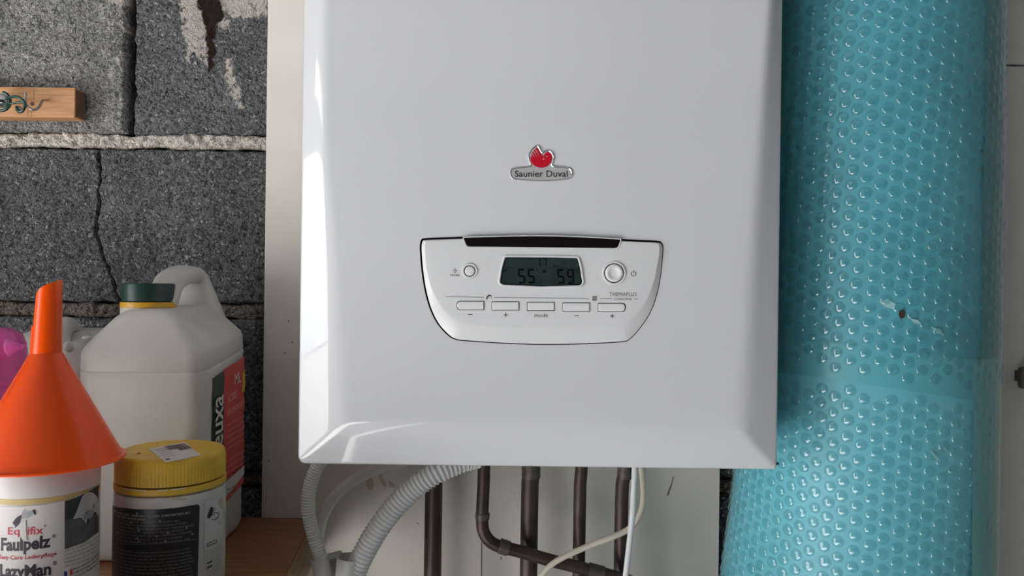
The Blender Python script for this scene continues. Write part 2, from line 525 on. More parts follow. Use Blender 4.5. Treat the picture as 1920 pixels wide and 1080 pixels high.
M['ink_pink'] = mat('ink_pale_red', (0.72, 0.36, 0.33), 0.5)
M['pink'] = mat('pink_plastic', (0.85, 0.14, 0.50), 0.2, trans=0.15, coat=0.3, sss=0.2, sss_r=0.01)
M['hose'] = mat('hose_white', (0.74, 0.73, 0.715), 0.4)
M['hose_smooth'] = mat('hose_smooth', (0.70, 0.66, 0.66), 0.35)
M['siphon'] = mat('siphon_white', (0.60, 0.59, 0.575), 0.35, sss=0.3, sss_r=0.006)
M['copper'] = mat('brown_copper', (0.055, 0.030, 0.026), 0.42, metal=0.25, var=0.45, vscale=28, bump=0.15, bscale=90)
M['solder'] = mat('solder_joint', (0.09, 0.07, 0.06), 0.5, metal=0.3, var=0.4, vscale=120, bump=0.3)
M['cable_white'] = mat('cable_white', (0.66, 0.67, 0.68), 0.35)
M['cable_cream'] = mat('cable_cream', (0.60, 0.545, 0.45), 0.45)
M['steel'] = mat('hook_steel', (0.42, 0.41, 0.38), 0.32, metal=0.9, var=0.2, vscale=100)
M['green_wire'] = mat('green_wire', (0.012, 0.06, 0.04), 0.25, coat=0.5)
M['cabinet'] = mat('cabinet_white', (0.60, 0.60, 0.585), 0.45, var=0.02, vscale=20, bump=0.15, bscale=900)
M['knob'] = mat('knob_brown', (0.10, 0.07, 0.045), 0.5, var=0.3, vscale=90)
M['burn'] = mat('burn_mark', (0.035, 0.018, 0.01), 0.6)
M['smudge'] = mat('smudge', (0.24, 0.46, 0.48), 0.6)

# ------------------------------------------------------------------ the setting
WD = 0.95      # depth of the block wall face
BD = 0.93      # depth of the board face
TZ = CZ - 0.279  # bench top
rng = random.Random(4)

o = obj('floor', boxm(-2.1, 1.5, -3.2, 1.15, -0.1, 0.0), M['floor'], smooth=False, base=(0, 0, 0))
tag(o, 'grey concrete garage floor', kind='structure')
o = obj('ceiling', boxm(-2.1, 1.5, -3.2, 1.15, 2.45, 2.55), M['ceiling'], smooth=False, base=(0, 0, 2.45))
tag(o, 'pale plastered garage ceiling', kind='structure')
bm = bmesh.new()
for a in ((-1.25, 1.15, 0, 2.45), (-3.2, -1.21, 0, 2.45), (-1.21, -1.25, 0, 2.45)):
    pass
box(bm, -2.2, -2.1, 0.13, 1.15, 0.0, 2.45)
box(bm, -2.2, -2.1, -3.2, -2.30, 0.0, 2.45)
box(bm, -2.2, -2.1, -2.30, 0.13, 2.06, 2.45)
o = obj('wall_left', bm, M['plaster'], smooth=False, base=(-2.15, 0, 0))
tag(o, 'plastered side wall with an open doorway', kind='structure')
o = obj('trim_1', boxm(-2.16, -2.102, -2.30, 0.13, 1.715, 1.922, bev=0.004), M['plaster'], smooth=True, base=(-2.13, -1.16, 1.715))
tag(o, 'transom rail between the doorway and its fanlight', kind='structure')
M['plaster_dark'] = mat('plaster_grey', (0.22, 0.215, 0.21), 0.9, var=0.08)
o = obj('wall_right', boxm(1.5, 1.6, -3.2, 1.15, 0.0, 2.45), M['plaster_dark'], smooth=False, base=(1.55, 0, 0))
tag(o, 'plastered wall beyond the white cabinet', kind='structure')
wall = obj('wall_back', boxm(-2.1, 1.5, WD + 0.022, 1.15, 0.0, 2.45), M['wall_dark'], smooth=False, base=(0, 1.0, 0))
tag(wall, 'rough grey concrete block wall with pale mortar joints', kind='structure')

# paint and tar marks, traced as pixels on the wall
PAINT = [
    [(335, -40), (505, -40), (505, 26), (478, 30), (455, 36), (436, 30), (424, 24), (418, 40), (380, 30), (376, 8), (362, 34), (335, 8)],
    [(336, -10), (388, -10), (386, 52), (390, 118), (374, 112), (372, 98), (352, 96), (355, 120), (351, 118), (345, 70), (338, 30)],
    [(369, 100), (390, 98), (392, 122), (378, 120)],
    [(420, 112), (431, 108), (436, 130), (438, 152), (447, 168), (452, 190), (456, 202), (446, 203), (434, 186), (426, 165), (421, 140)],
    [(190, -40), (330, -40), (240, 6), (228, 10), (205, 4)],
    [(196, 12), (203, 14), (199, 38), (192, 36)], [(205, 125), (212, 128), (210, 146), (203, 143)], [(195, 98), (200, 98), (199, 108), (196, 108)],
    [(215, 108), (224, 107), (224, 118), (217, 116)], [(233, 38), (240, 40), (238, 62), (233, 58)], [(412, 40), (428, 38), (428, 54), (418, 54)],
]
TAR = [[(370, -40), (418, -40), (417, 18), (420, 30), (414, 38), (406, 42), (402, 70), (402, 98), (400, 118), (394, 134), (389, 132), (388, 112), (386, 70), (380, 42), (377, 20), (368, 8)]]
PAINT_W = [pxpoly(p, WD) for p in PAINT]
TAR_W = [pxpoly(p, WD) for p in TAR]

def rough_block(name, xl, xr, z0, z1, step=0.0016, seed=1, amp=0.0022, mat_=None, y0=WD, marks=True, edge=0.005):
    """a concrete block: displaced front grid, ragged edges, closed sides"""
    nz = max(6, int((z1 - z0) / step)); nx = max(6, int((xr(0.5) - xl(0.5)) / step))
    v = np.linspace(0, 1, nz + 1)
    u = np.linspace(0, 1, nx + 1)
    L = np.array([xl(t) for t in v]); R = np.array([xr(t) for t in v])
    X = L[:, None] + (R - L)[:, None] * u[None, :]
    Z = np.repeat((z0 + (z1 - z0) * v)[:, None], nx + 1, 1)
    ed = np.minimum(np.minimum(X - L[:, None], R[:, None] - X), np.minimum(Z - z0, z1 - Z))
    n1 = fbm(X * 330, Z * 330, seed, 2); n2 = fbm(X * 60, Z * 60, seed + 9, 3); n3 = fbm(X * 150, Z * 150, seed + 17, 2)
    ew = edge * (0.4 + 1.2 * n3)
    er = np.clip(1 - ed / ew, 0, 1) ** 2
    pit = np.clip((n3 - 0.62) * 5, 0, 1)
    Y = y0 - amp * (n1 - 0.5) - 0.004 * (n2 - 0.5) + er * 0.008 + pit * 0.0022
    # wobble the outline
    Xw = X + (fbm(Z * 90, X * 0 + 3.1, seed + 31, 2) - 0.5) * 0.003 * (u[None, :] - 0.5) * 2
    Zw = Z + (fbm(X * 90, Z * 0 + 1.7, seed + 41, 2) - 0.5) * 0.004 * (v[:, None] - 0.5) * 2
    V = np.stack([Xw, Y, Zw], -1).reshape(-1, 3)
    w = nx + 1
    idx = np.arange((nz + 1) * w).reshape(nz + 1, w)
    Q = np.stack([idx[:-1, :-1], idx[:-1, 1:], idx[1:, 1:], idx[1:, :-1]], -1).reshape(-1, 4)
    rim = np.concatenate([idx[0, :], idx[1:, -1], idx[-1, -2::-1], idx[-2:0:-1, 0]])
    bk = V[rim].copy(); bk[:, 1] = y0 + 0.03
    V2 = np.concatenate([V, bk]); nb = len(V); k = len(rim)
    side = [(int(rim[(i + 1) % k]), int(rim[i]), nb + i, nb + (i + 1) % k) for i in range(k)]
    me = bpy.data.meshes.new(name)
    me.from_pydata(V2.tolist(), [], Q.tolist() + side)
    if marks:
        pm = np.zeros(X.shape); tm = np.zeros(X.shape)
        nn = fbm(X * 420, Z * 420, 77, 2) - 0.5; nn2 = fbm(X * 130, Z * 130, 78, 2) - 0.5
        hole = np.clip((fbm(X * 300, Z * 300, 99, 2) - 0.60) * 9, 0, 1)
        for p in PAINT_W:
            s = sdf_poly(X, Z, p) + nn * 0.006 + nn2 * 0.006
            inside = np.clip(-s / 0.012, 0, 1)
            pm = np.maximum(pm, np.clip(-s / 0.0009 + 0.5, 0, 1) * (1 - hole * np.clip(1.3 - inside * 1.1, 0, 1)))
        for p in TAR_W:
            s = sdf_poly(X, Z, p) + nn * 0.006 + nn2 * 0.004
            tm = np.maximum(tm, np.clip(-s / 0.0009 + 0.5, 0, 1))
        c = np.zeros((len(V2), 4)); c[:, 3] = 1
        c[:nb, 0] = pm.ravel(); c[:nb, 1] = tm.ravel()
        a = me.color_attributes.new('marks', 'FLOAT_COLOR', 'POINT')
        a.data.foreach_set('color', c.ravel())
    return obj(name, me, mat_ or M['block'], wall, True, 80)

def line(pts):
    """pixel polyline -> x as a function of t (0 bottom .. 1 top)"""
    q = sorted([(P(a, b, WD).z, P(a, b, WD).x) for a, b in pts])
    z0, z1 = q[0][0], q[-1][0]
    def f(t):
        return float(np.interp(z0 + (z1 - z0) * t, [k[0] for k in q], [k[1] for k in q]))
    return f
ZM = [CZ + 0.175, CZ - 0.033, CZ - 0.241]      # centres of the mortar beds
HB = 0.0095
joint_x = P(243, 120, WD).x
# course above the upper mortar bed
zt = CZ + 0.383
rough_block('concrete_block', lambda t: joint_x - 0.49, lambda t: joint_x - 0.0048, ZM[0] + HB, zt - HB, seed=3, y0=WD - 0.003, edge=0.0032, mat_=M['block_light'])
rough_block('concrete_block', lambda t: joint_x + 0.0048, lambda t: joint_x + 0.49, ZM[0] + HB - 0.001, zt - HB, seed=12, y0=WD + 0.001, edge=0.0032)
# course between the beds: split by a crooked crack
crack = line([(184, 272), (184, 300), (187, 335), (182, 352), (187, 372), (183, 395), (180, 430), (186, 455), (192, 480), (204, 505), (214, 535), (222, 566)])
rough_block('concrete_block', lambda t: joint_x - 0.52, lambda t: crack(t) - 0.0006, ZM[1] + HB, ZM[0] - HB - 0.0005, seed=23, y0=WD + 0.001, edge=0.0022)
rough_block('concrete_block', lambda t: crack(t) + 0.0009, lambda t: crack(0.5) + 0.49, ZM[1] + HB, ZM[0] - HB, seed=31, y0=WD, edge=0.0026)
# lower course
lx = P(330, 800, WD).x
rough_block('concrete_block', lambda t: lx - 0.495, lambda t: lx - 0.003, ZM[2] + HB, ZM[1] - HB, seed=43, marks=False, mat_=M['block_plain'], step=0.002)
rough_block('concrete_block', lambda t: lx + 0.003, lambda t: lx + 0.495, ZM[2] + HB, ZM[1] - HB, seed=47, marks=False, mat_=M['block_plain'], step=0.002)
# the rest of the wall: coarser copies sharing one mesh
me_blk = None
src = rough_block('concrete_block', lambda t: 0.55, lambda t: 1.04, ZM[1] + HB, ZM[0] - HB, seed=61, marks=False, mat_=M['block_plain'], step=0.006)
def blk_copy(dx, dz):
    c = src.copy(); COL.objects.link(c); c.parent = wall; c.location = (dx, 0, dz)
for row in range(-6, 5):
    z = ZM[1] + row * 0.208
    custom = row in (-1, 0, 1)
    for colm in range(-6, 3):
        x = 0.55 + colm * 0.495 + (0.25 if row % 2 else 0.0)
        if custom: continue
        if x < -2.15 or x + 0.49 > 1.56 or z < -0.05: continue
        blk_copy(x - 0.55, z - ZM[1])
for row, le, re_ in ((1, joint_x - 0.49, joint_x + 0.49), (0, joint_x - 0.52, crack(0.5) + 0.49), (-1, lx - 0.495, lx + 0.495)):
    for k in range(1, 4):
        if le - 0.5 * k > -2.2: blk_copy(le - 0.5 * k - 0.55, row * 0.208)
    for k in range(0, 3):
        if re_ + 0.01 + 0.5 * k + 0.49 < 1.6 and not (row == 0 and k == 0): blk_copy(re_ + 0.01 + 0.5 * k - 0.55, row * 0.208)
src.location = (crack(0.5) + 0.49 + 0.01 - 0.55, 0, 0)
def mortar_bed(z, x0, x1, y0, h=0.0095, seed=5, step=0.0018, m='mortar'):
    nx = int((x1 - x0) / step); nz = 12
    u = np.linspace(x0, x1, nx + 1); v = np.linspace(-1, 1, nz + 1)
    X, Vv = np.meshgrid(u, v)
    hh = h * (0.92 + 0.5 * (fbm(X * 55, X * 0, seed, 3) - 0.5))
    Z = z + Vv * hh + (fbm(X * 40, X * 0 + 5, seed + 2, 2) - 0.5) * 0.004
    Y = y0 + (fbm(X * 190, Z * 190, seed + 4, 3) - 0.5) * 0.011 + np.abs(Vv) ** 8 * 0.008 + (fbm(X * 22, X * 0, seed + 6, 2) - 0.5) * 0.005
    V3 = np.stack([X, Y, Z], -1).reshape(-1, 3); w = nx + 1
    idx = np.arange((nz + 1) * w).reshape(nz + 1, w)
    Q = np.stack([idx[:-1, :-1], idx[:-1, 1:], idx[1:, 1:], idx[1:, :-1]], -1).reshape(-1, 4)
    me = bpy.data.meshes.new('mortar_joint'); me.from_pydata(V3.tolist(), [], Q.tolist())
    return obj('mortar_joint', me, M[m], wall, True, 80)
mortar_bed(ZM[0], -1.3, 0.6, WD + 0.002, 0.0098, 5)
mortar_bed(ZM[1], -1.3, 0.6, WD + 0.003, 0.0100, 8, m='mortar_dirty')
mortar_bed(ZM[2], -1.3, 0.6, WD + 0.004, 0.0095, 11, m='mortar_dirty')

for row in range(-6, 6):
    if row not in (-1, 0, 1):
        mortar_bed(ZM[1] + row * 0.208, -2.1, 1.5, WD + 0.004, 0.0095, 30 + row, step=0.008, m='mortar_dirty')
    else:
        mortar_bed(ZM[1] + row * 0.208, -2.1, -1.3, WD + 0.004, 0.0095, 40 + row, step=0.008)
# white painted board behind the boiler
bx0, bx1 = P(496, 480, BD).x, P(1349, 960, BD).x
bm = boxm(bx0, bx1, BD, WD - 0.006, CZ - 0.78, CZ + 0.75, bev=0.0012)
board = thing('backing_board', 'cream painted board on the block wall behind the white boiler', 'board', ((bx0 + bx1) / 2, BD, CZ - 0.78))
obj('panel', bm, M['board'], board, True, 30)
def flat_mark(poly_px, d, m, parent, name):
    pl = pxpoly(poly_px, d)
    if name == 'paint_drip': pl = smooth_poly(pl, 4)
    return obj(name, tri(rings([pl], [d], True)), m, parent, False)
flat_mark([(902, 1016), (904, 1016), (903.5, 1090), (901.5, 1090)], BD - 0.0004, M['scuff'], board, 'seam')
for q in ([(688, 898), (697, 897), (701, 906), (698, 918), (690, 918), (686, 908)], [(706, 884), (714, 886), (722, 905), (722, 914), (714, 904)], [(730, 902), (738, 906), (738, 914), (731, 910)]):
    flat_mark(q, BD - 0.0004, M['scuff_tan'], board, 'paint_drip')
for q in ([(1252, 922), (1258, 908), (1262, 893), (1264, 893), (1260, 910), (1254, 928), (1250, 930)], [(938, 1044), (941, 1044), (941, 1049), (939, 1050)], [(772, 921), (774, 921), (774, 924), (772, 924)], [(782, 980), (784, 980), (784, 983), (782, 983)]):
    flat_mark(q, BD - 0.0004, M['scuff'], board, 'scuff_mark')
for q in ((540, 600), (533, 660), (503, 862), (547, 640)):
    flat_mark([(q[0], q[1]), (q[0] + 2.5, q[1] + 0.5), (q[0] + 2, q[1] + 4), (q[0] - 0.5, q[1] + 3)], BD - 0.0004, M['scuff'], board, 'scuff_mark')

# ------------------------------------------------------------------ boiler
ED, FD = 0.673, 0.6610      # depth of the casing edge and of the front face
X0 = P(563, 436, ED).x; X1 = P(1463, 440, ED).x
Z0 = (P(700, 874, ED).z + P(1300, 877, ED).z) / 2; Z1 = Z0 + 0.74
boiler = thing('wall_boiler', 'glossy white wall-hung gas boiler with red bird badge and control panel', 'boiler', ((X0 + X1) / 2, 0.80, Z0))
def nonuni(n, a, k=2.0):
    """grid positions 0..1, denser at both ends (or only at the start)"""
    return np.linspace(0, 1, n)
zs = np.concatenate([Z0 + np.linspace(0, 0.012, 14), np.linspace(Z0 + 0.0135, Z0 + 0.07, 46), np.linspace(Z0 + 0.075, Z1, 60)])
us = np.concatenate([np.linspace(0, 0.02, 12), np.linspace(0.024, 0.20, 48), np.linspace(0.21, 0.79, 30), np.linspace(0.80, 0.976, 48), np.linspace(0.98, 1, 12)])
RL, RR = 0.0075, 0.0035
def xlim(z):
    def cut(r):
        h = r - (z - Z0)
        return r - math.sqrt(max(0, r * r - h * h)) if h > 0 else 0
    return X0 + cut(RL), X1 - cut(RR)
def smin(a, b, k):
    h = np.clip(0.5 + 0.5 * (b - a) / k, 0, 1)
    return b * (1 - h) + a * h - k * h * (1 - h)
G = []
for z in zs:
    a, b = xlim(z)
    xs = a + (b - a) * us
    t = np.clip((z - Z0) / 0.415, 0, 1.6)                # 0 bottom, 1 at the top of the photograph
    wl = np.interp(t, [0, 0.1, 0.4, 0.65, 1.0, 1.6], [0.043, 0.039, 0.031, 0.0215, 0.0195, 0.018]); wr = np.interp(t, [0, 0.1, 0.5, 1.0, 1.6], [0.036, 0.034, 0.026, 0.014, 0.012])
    wb = 0.035
    tt = smin(smin((xs - a) / wl, (b - xs) / wr, 0.12), (z - Z0) / wb, 0.12)
    tt = np.clip(tt, 0, 3)
    # ramp with a soft knee at 1 and a small rounded lip at 0
    kw = 0.28
    knee = np.where(tt < 1 - kw, tt, np.where(tt > 1 + kw, 1.0, 1 - (1 + kw - tt) ** 2 / (4 * kw)))
    edd = np.minimum(np.minimum(xs - a, b - xs), z - Z0)
    lip = np.clip(1 - edd / 0.0022, 0, 1)
    y = ED - (ED - FD) * knee + 0.0022 * (1 - np.sqrt(np.clip(1 - lip ** 2, 0, 1)))
    G.append(np.stack([xs, y, np.full_like(xs, z)], -1))
G = np.array(G); nzr, nxr = G.shape[:2]
V = G.reshape(-1, 3); idx = np.arange(nzr * nxr).reshape(nzr, nxr)
Q = np.stack([idx[:-1, :-1], idx[:-1, 1:], idx[1:, 1:], idx[1:, :-1]], -1).reshape(-1, 4).tolist()
rim = np.concatenate([idx[0, :], idx[1:, -1], idx[-1, -2::-1], idx[-2:0:-1, 0]])
bk = V[rim].copy(); bk[:, 1] = 0.755
nb, k = len(V), len(rim)
Q += [(int(rim[(i + 1) % k]), int(rim[i]), nb + i, nb + (i + 1) % k) for i in range(k)]
Q.append(tuple(nb + i for i in range(k)))
me = bpy.data.meshes.new('front_cover'); me.from_pydata(np.concatenate([V, bk]).tolist(), [], Q)
cover = obj('front_cover', me, M['enamel'], boiler, True, 35, fixn=True)
cover.data.materials.append(M['gap'])
obj('chassis', boxm(X0 + 0.002, X1 - 0.002, 0.7555, BD - 0.001, Z0 + 0.004, Z1 - 0.003, bev=0.003), M['enamel'], boiler, True, 30)

# --- control panel
def c1(pts):           # points read from an enlarged view of the panel
    return [(760 + u / 3.692, 420 + v / 3.692) for u, v in pts]
OUT = c1([(101, 200), (100, 150), (108, 112), (135, 98), (270, 92), (400, 88), (700, 81), (950, 79), (1200, 86), (1490, 103), (1620, 110), (1745, 116), (1775, 130), (1787, 165),
          (1780, 260), (1763, 400), (1728, 540), (1680, 645), (1610, 742), (1555, 797), (1500, 818), (1250, 832), (950, 837), (650, 827), (420, 811), (345, 801), (290, 768), (220, 690), (170, 590), (135, 470), (112, 330)])
PLT = c1([(140, 210), (138, 165), (142, 130), (160, 118), (280, 112), (405, 108), (700, 101), (950, 99), (1200, 106), (1488, 122), (1610, 128), (1725, 134), (1748, 145), (1755, 175),
          (1745, 265), (1718, 395), (1670, 520), (1615, 605), (1560, 660), (1515, 690), (1470, 706), (1240, 719), (950, 724), (660, 714), (450, 698), (385, 685), (325, 650), (265, 590), (210, 505), (172, 415), (150, 310)])
OUTw = smooth_poly(pxpoly(OUT, FD), 5); PLTw = smooth_poly(pxpoly(PLT, FD), 5)
hole = plate(OUTw, 0.62, FD + 0.012)
hole.materials.append(M['enamel']); hole.materials.append(M['gap'])
hole.polygons.foreach_set('material_index', [1] * len(hole.polygons))
bvec = base_of(cover)
hole.transform(__import__('mathutils').Matrix.Translation(-bvec))
bpy.context.view_layer.update()
boolean(cover, hole)
PD = FD - 0.0030      # plateau
sh = [(p[0] + 0.00045, p[1] - 0.0004) for p in OUTw]
r0 = offset(sh, -0.0012); r1 = offset(sh, -0.0013); r2 = offset(sh, -0.0021)
mid = [((a[0] * 0.12 + b[0] * 0.88), (a[1] * 0.12 + b[1] * 0.88)) for a, b in zip(r2, PLTw)]
ccx = sum(p[0] for p in PLTw) / len(PLTw); ccz = sum(p[1] for p in PLTw) / len(PLTw)
inn = [(ccx + (p[0] - ccx) * 0.99, ccz + (p[1] - ccz) * 0.985) for p in PLTw]
pm = tri(rings([r0, r0, r1, r2, mid, PLTw, inn], [FD + 0.011, FD - 0.0000, FD - 0.0005, FD - 0.0009, PD + 0.0004, PD + 0.0001, PD], True, True), 'control_panel')
panel = obj('control_panel', pm, M['panel'], boiler, True, 50)
panel.data.materials.append(M['gap'])
def circ(cu, cv, r, n=40):
    return c1([(cu + r * math.cos(2 * math.pi * i / n), cv + r * math.sin(2 * math.pi * i / n)) for i in range(n)])
BT = [((358, 545), (535, 593), 'l'), ((600, 787), (538, 596), ''), ((845, 1032), (542, 599), ''), ((1090, 1277), (546, 603), ''), ((1335, 1522), (549, 605), 'r')]
def btn_poly(bx, by, side, grow=0):
    a, b, c, d = bx[0] - grow, bx[1] + grow, by[0] - grow, by[1] + grow
    rad = {'l': [27, 7, 7, 27], 'r': [7, 27, 27, 7], '': [7, 7, 7, 7]}[side]
    pl = round_poly([(a, c), (b, c), (b, d), (a, d)], rad, 6)
    return pxpoly(c1(pl), PD)
cut = bmesh.new()
def add_cut(poly, y1):
    m_ = plate(poly, 0.63, y1); cut.from_mesh(m_); bpy.data.meshes.remove(m_)
for bx, by, sd in BT: add_cut(btn_poly(bx, by, sd, 3.2), PD + 0.0035)
add_cut(pxpoly(circ(446, 325, 39), PD), PD + 0.0035)
add_cut(pxpoly(circ(1445, 340, 67), PD), PD + 0.0035)
cm = bpy.data.meshes.new('cut'); cut.to_mesh(cm); cut.free()
cm.materials.append(M['panel']); cm.materials.append(M['gap'])
cm.polygons.foreach_set('material_index', [1] * len(cm.polygons))
cm.transform(__import__('mathutils').Matrix.Translation(-bvec))
bpy.context.view_layer.update()
boolean(panel, cm)
def pad(poly, proud, bev, name, parent, m, deep=0.003):
    """button: prism with rounded front edge standing proud of the plateau"""
    return obj(name, tri(rings([poly, poly, offset(poly, -bev * 0.4), offset(poly, -bev)], [PD + deep, PD - proud + bev, PD - proud + bev * 0.3, PD - proud], True, True)), m, parent, True, 18)
for bx, by, sd in BT:
    pad(btn_poly(bx, by, sd, -1), 0.0010, 0.0007, 'push_button', panel, M['button'])
pad(pxpoly(circ(446, 325, 34), PD), 0.0012, 0.0009, 'reset_button', panel, M['button'])
def ring_part(cu, cv, r_in, r_out, proud, name):
    a, b, c, d = [pxpoly(circ(cu, cv, r), PD) for r in (r_out, r_out * 0.7 + r_in * 0.3, r_in + 3, r_in)]
    return obj(name, tri(rings([a, b, c, d], [PD + 0.0003, PD - proud, PD - proud, PD + 0.001], False)), M['panel'], panel, True, 50)
ring_part(446, 325, 40, 57, 0.0010, 'button_surround')
ring_part(1445, 340, 68, 84, 0.0011, 'button_surround')
q = [pxpoly(circ(1445, 340, r), PD) for r in (62, 62, 58, 44, 34, 22, 6)]
obj('power_button', tri(rings(q, [PD + 0.003, PD - 0.0008, PD - 0.0014, PD - 0.0016, PD - 0.0009, PD - 0.0005, PD - 0.0004], True, True)), M['button'], panel, True, 60)
# sensor window at the top edge
win = pxpoly(c1(round_poly([(404, 97), (550, 92), (700, 88), (825, 86.5), (950, 86), (1075, 88), (1200, 93), (1345, 100), (1488, 109), (1472, 158), (1455, 166), (950, 160), (440, 155), (425, 148)], [3, 0, 0, 0, 0, 0, 0, 0, 3, 12, 14, 0, 14, 12], 5)), PD)
lipo = offset(win, 0.0012)
obj('sensor_window', tri(rings([offset(win, 0.0002), win], [PD + 0.0006, PD - 0.0006], True)), M['black_gloss'], panel, True, 30)
obj('window_lip', tri(rings([lipo, offset(win, 0.0008), offset(win, 0.0001)], [PD + 0.0004, PD - 0.0007, PD - 0.0003], False)), M['panel'], panel, True, 60)

# --- display
display = obj('display_bezel', tri((lambda lcd: rings([offset(lcd, 0.0022), offset(lcd, 0.0016), offset(lcd, 0.0007), lcd], [PD + 0.0002, PD - 0.0012, PD - 0.0013, PD - 0.0001], False))(
    pxpoly(c1(round_poly([(694, 231), (1000, 233), (1190, 237), (1208, 300), (1224, 405), (1212, 422), (940, 430), (676, 418), (657, 404), (672, 310)], [9, 0, 8, 0, 14, 14, 0, 14, 12, 0], 5)), PD)), 'display_bezel'), M['panel'], boiler, True, 60)
lcdw = pxpoly(c1(round_poly([(694, 231), (1000, 233), (1190, 237), (1208, 300), (1224, 405), (1212, 422), (940, 430), (676, 418), (657, 404), (672, 310)], [9, 0, 8, 0, 14, 14, 0, 14, 12, 0], 5)), PD)
LD = PD - 0.0002
obj('screen', tri(rings([lcdw], [LD], True)), M['lcd'], display, False)
obj('screen_border', tri(rings([lcdw, offset(lcdw, -0.0007)], [LD - 0.00012, LD - 0.00012], False)), M['segment'], display, False)
def c6(pts): return [(930 + u / 10.667, 470 + v / 10.667) for u, v in pts]
def seg_digit(x0, y0, w, h, segs, t=33, skew=10):
    bm_list = []
    x1, y1, ym = x0 + w, y0 + h, y0 + h / 2
    g = 5
    D = {'a': [(x0 + g, y0), (x1 - g, y0), (x1 - t, y0 + t), (x0 + t, y0 + t)],
         'd': [(x0 + t, y1 - t), (x1 - t, y1 - t), (x1 - g, y1), (x0 + g, y1)],
         'g': [(x0 + t * .5, ym), (x0 + t, ym - t / 2), (x1 - t, ym - t / 2), (x1 - t * .5, ym), (x1 - t, ym + t / 2), (x0 + t, ym + t / 2)],
         'f': [(x0, y0 + g), (x0 + t, y0 + t + g), (x0 + t, ym - t * .6), (x0 + t * .4, ym - g), (x0, ym - g * 2)],
         'b': [(x1, y0 + g), (x1 - t, y0 + t + g), (x1 - t, ym - t * .6), (x1 - t * .4, ym - g), (x1, ym - g * 2)],
         'e': [(x0, y1 - g), (x0 + t, y1 - t - g), (x0 + t, ym + t * .6), (x0 + t * .4, ym + g), (x0, ym + g * 2)],
         'c': [(x1, y1 - g), (x1 - t, y1 - t - g), (x1 - t, ym + t * .6), (x1 - t * .4, ym + g), (x1, ym + g * 2)]}
    parts = []
    for s in segs:
        pl = pxpoly(c6(D[s]), LD)
        parts.append(rings([pl], [LD - 0.00022], True))
    return tri(join(*parts))
def digit(*a, m=None, **k): obj('digit', seg_digit(*a, **k), m or M['segment'], display, False)
digit(440, 365, 140, 290, 'afgcd'); digit(632, 367, 140, 288, 'afgcd')
digit(1226, 372, 140, 290, 'afgcd'); digit(1416, 375, 145, 288, 'abfgcd')
digit(866, 150, 66, 165, 'fe', t=20); digit(925, 148, 88, 165, 'abc', t=20)
def print_rect(pts, d, m, parent, name): return obj(name, tri(rings([pxpoly(pts, d)], [d], True)), m, parent, False)
print_rect(c6([(892, 308), (912, 308), (912, 326), (892, 326)]), LD - 0.00022, M['segment'], display, 'decimal_point')
print_rect(c6([(150, 340), (1680, 349), (1680, 353), (150, 344)]), LD - 0.00022, M['segment_dim'], display, 'divider')
print_rect(c6([(903, 380), (907, 380), (907, 645), (903, 645)]), LD - 0.00022, M['segment_dim'], display, 'divider')
print_rect(c6([(932, 378), (1000, 378), (1000, 446), (932, 446)]), LD - 0.00022, M['segment_dim'], display, 'radiator_symbol')
print_rect(c6([(150, 430), (138, 405), (160, 375), (205, 378), (222, 405), (210, 412), (190, 398), (168, 405), (165, 428)]), LD - 0.00022, M['segment_dim'], display, 'tap_symbol')
def lcd_text(s, x0, x1, yb, cap, m):
    a, b = c6([(x0, yb), (x1, yb)])
    obj('display_text', text_plane(s, a[0], b[0], a[1], cap / 10.667, LD - 0.00022), m, display, False)
lcd_text('bar', 1145, 1255, 325, 42, M['segment']); lcd_text('°C', 800, 880, 432, 56, M['segment']); lcd_text('°C', 1585, 1665, 438, 58, M['segment'])
# --- printed marks on the panel
TD = PD - 0.00015
def ptext(s, u0, u1, vb, cap, bold=0.0):
    a, b = c1([(u0, vb), (u1, vb)])
    obj('lettering', text_plane(s, a[0], b[0], a[1], cap / 3.692, TD, bold), M['print'], panel, False)
ptext('reset', 310, 376, 362, 22); ptext('mode', 895, 986, 645, 27)
ptext('THEMAPLUS', 1412, 1601, 499, 25); ptext('CONDENS', 1443, 1568, 526, 14)
def pbar(u0, v0, u1, v1, w=2.2, name='printed_line'):
    du, dv = u1 - u0, v1 - v0; l = math.hypot(du, dv); nx, ny = -dv / l * w, du / l * w
    print_rect(c1([(u0 + nx, v0 + ny), (u1 + nx, v1 + ny), (u1 - nx, v1 - ny), (u0 - nx, v0 - ny)]), TD, M['print'], panel, name)
pbar(280, 503, 543, 507, 1.6); pbar(615, 508, 1272, 516, 1.6); pbar(1348, 517, 1430, 518, 1.6); pbar(1583, 519, 1610, 520, 1.6)
for u, v, pl in ((449, 626, 0), (695, 629, 1), (1186, 634, 0), (1432, 637, 1)):
    pbar(u - 15, v, u + 15, v, 3.0, 'minus_sign' if not pl else 'plus_sign')
    if pl: pbar(u, v - 15, u, v + 15, 3.0, 'plus_sign')
def pmulti(rects, name):
    obj(name, tri(join(*[rings([pxpoly(c1(r), TD)], [TD], True) for r in rects])), M['print'], panel, False)
R4 = lambda a, b, c, d: [(a, c), (b, c), (b, d), (a, d)]
pmulti([R4(1296, 1325, 499, 502), R4(1296, 1325, 527, 530)] + [R4(1296 + 6.5 * i, 1299.5 + 6.5 * i, 499, 530) for i in range(5)], 'radiator_icon')
pmulti([R4(335, 338, 306, 318), R4(347, 350, 306, 318), R4(335, 338, 328, 340), R4(347, 350, 328, 340), R4(325, 338, 321, 325), R4(347, 361, 321, 325), R4(335, 338, 317, 329), R4(347, 350, 317, 329)], 'reset_icon')
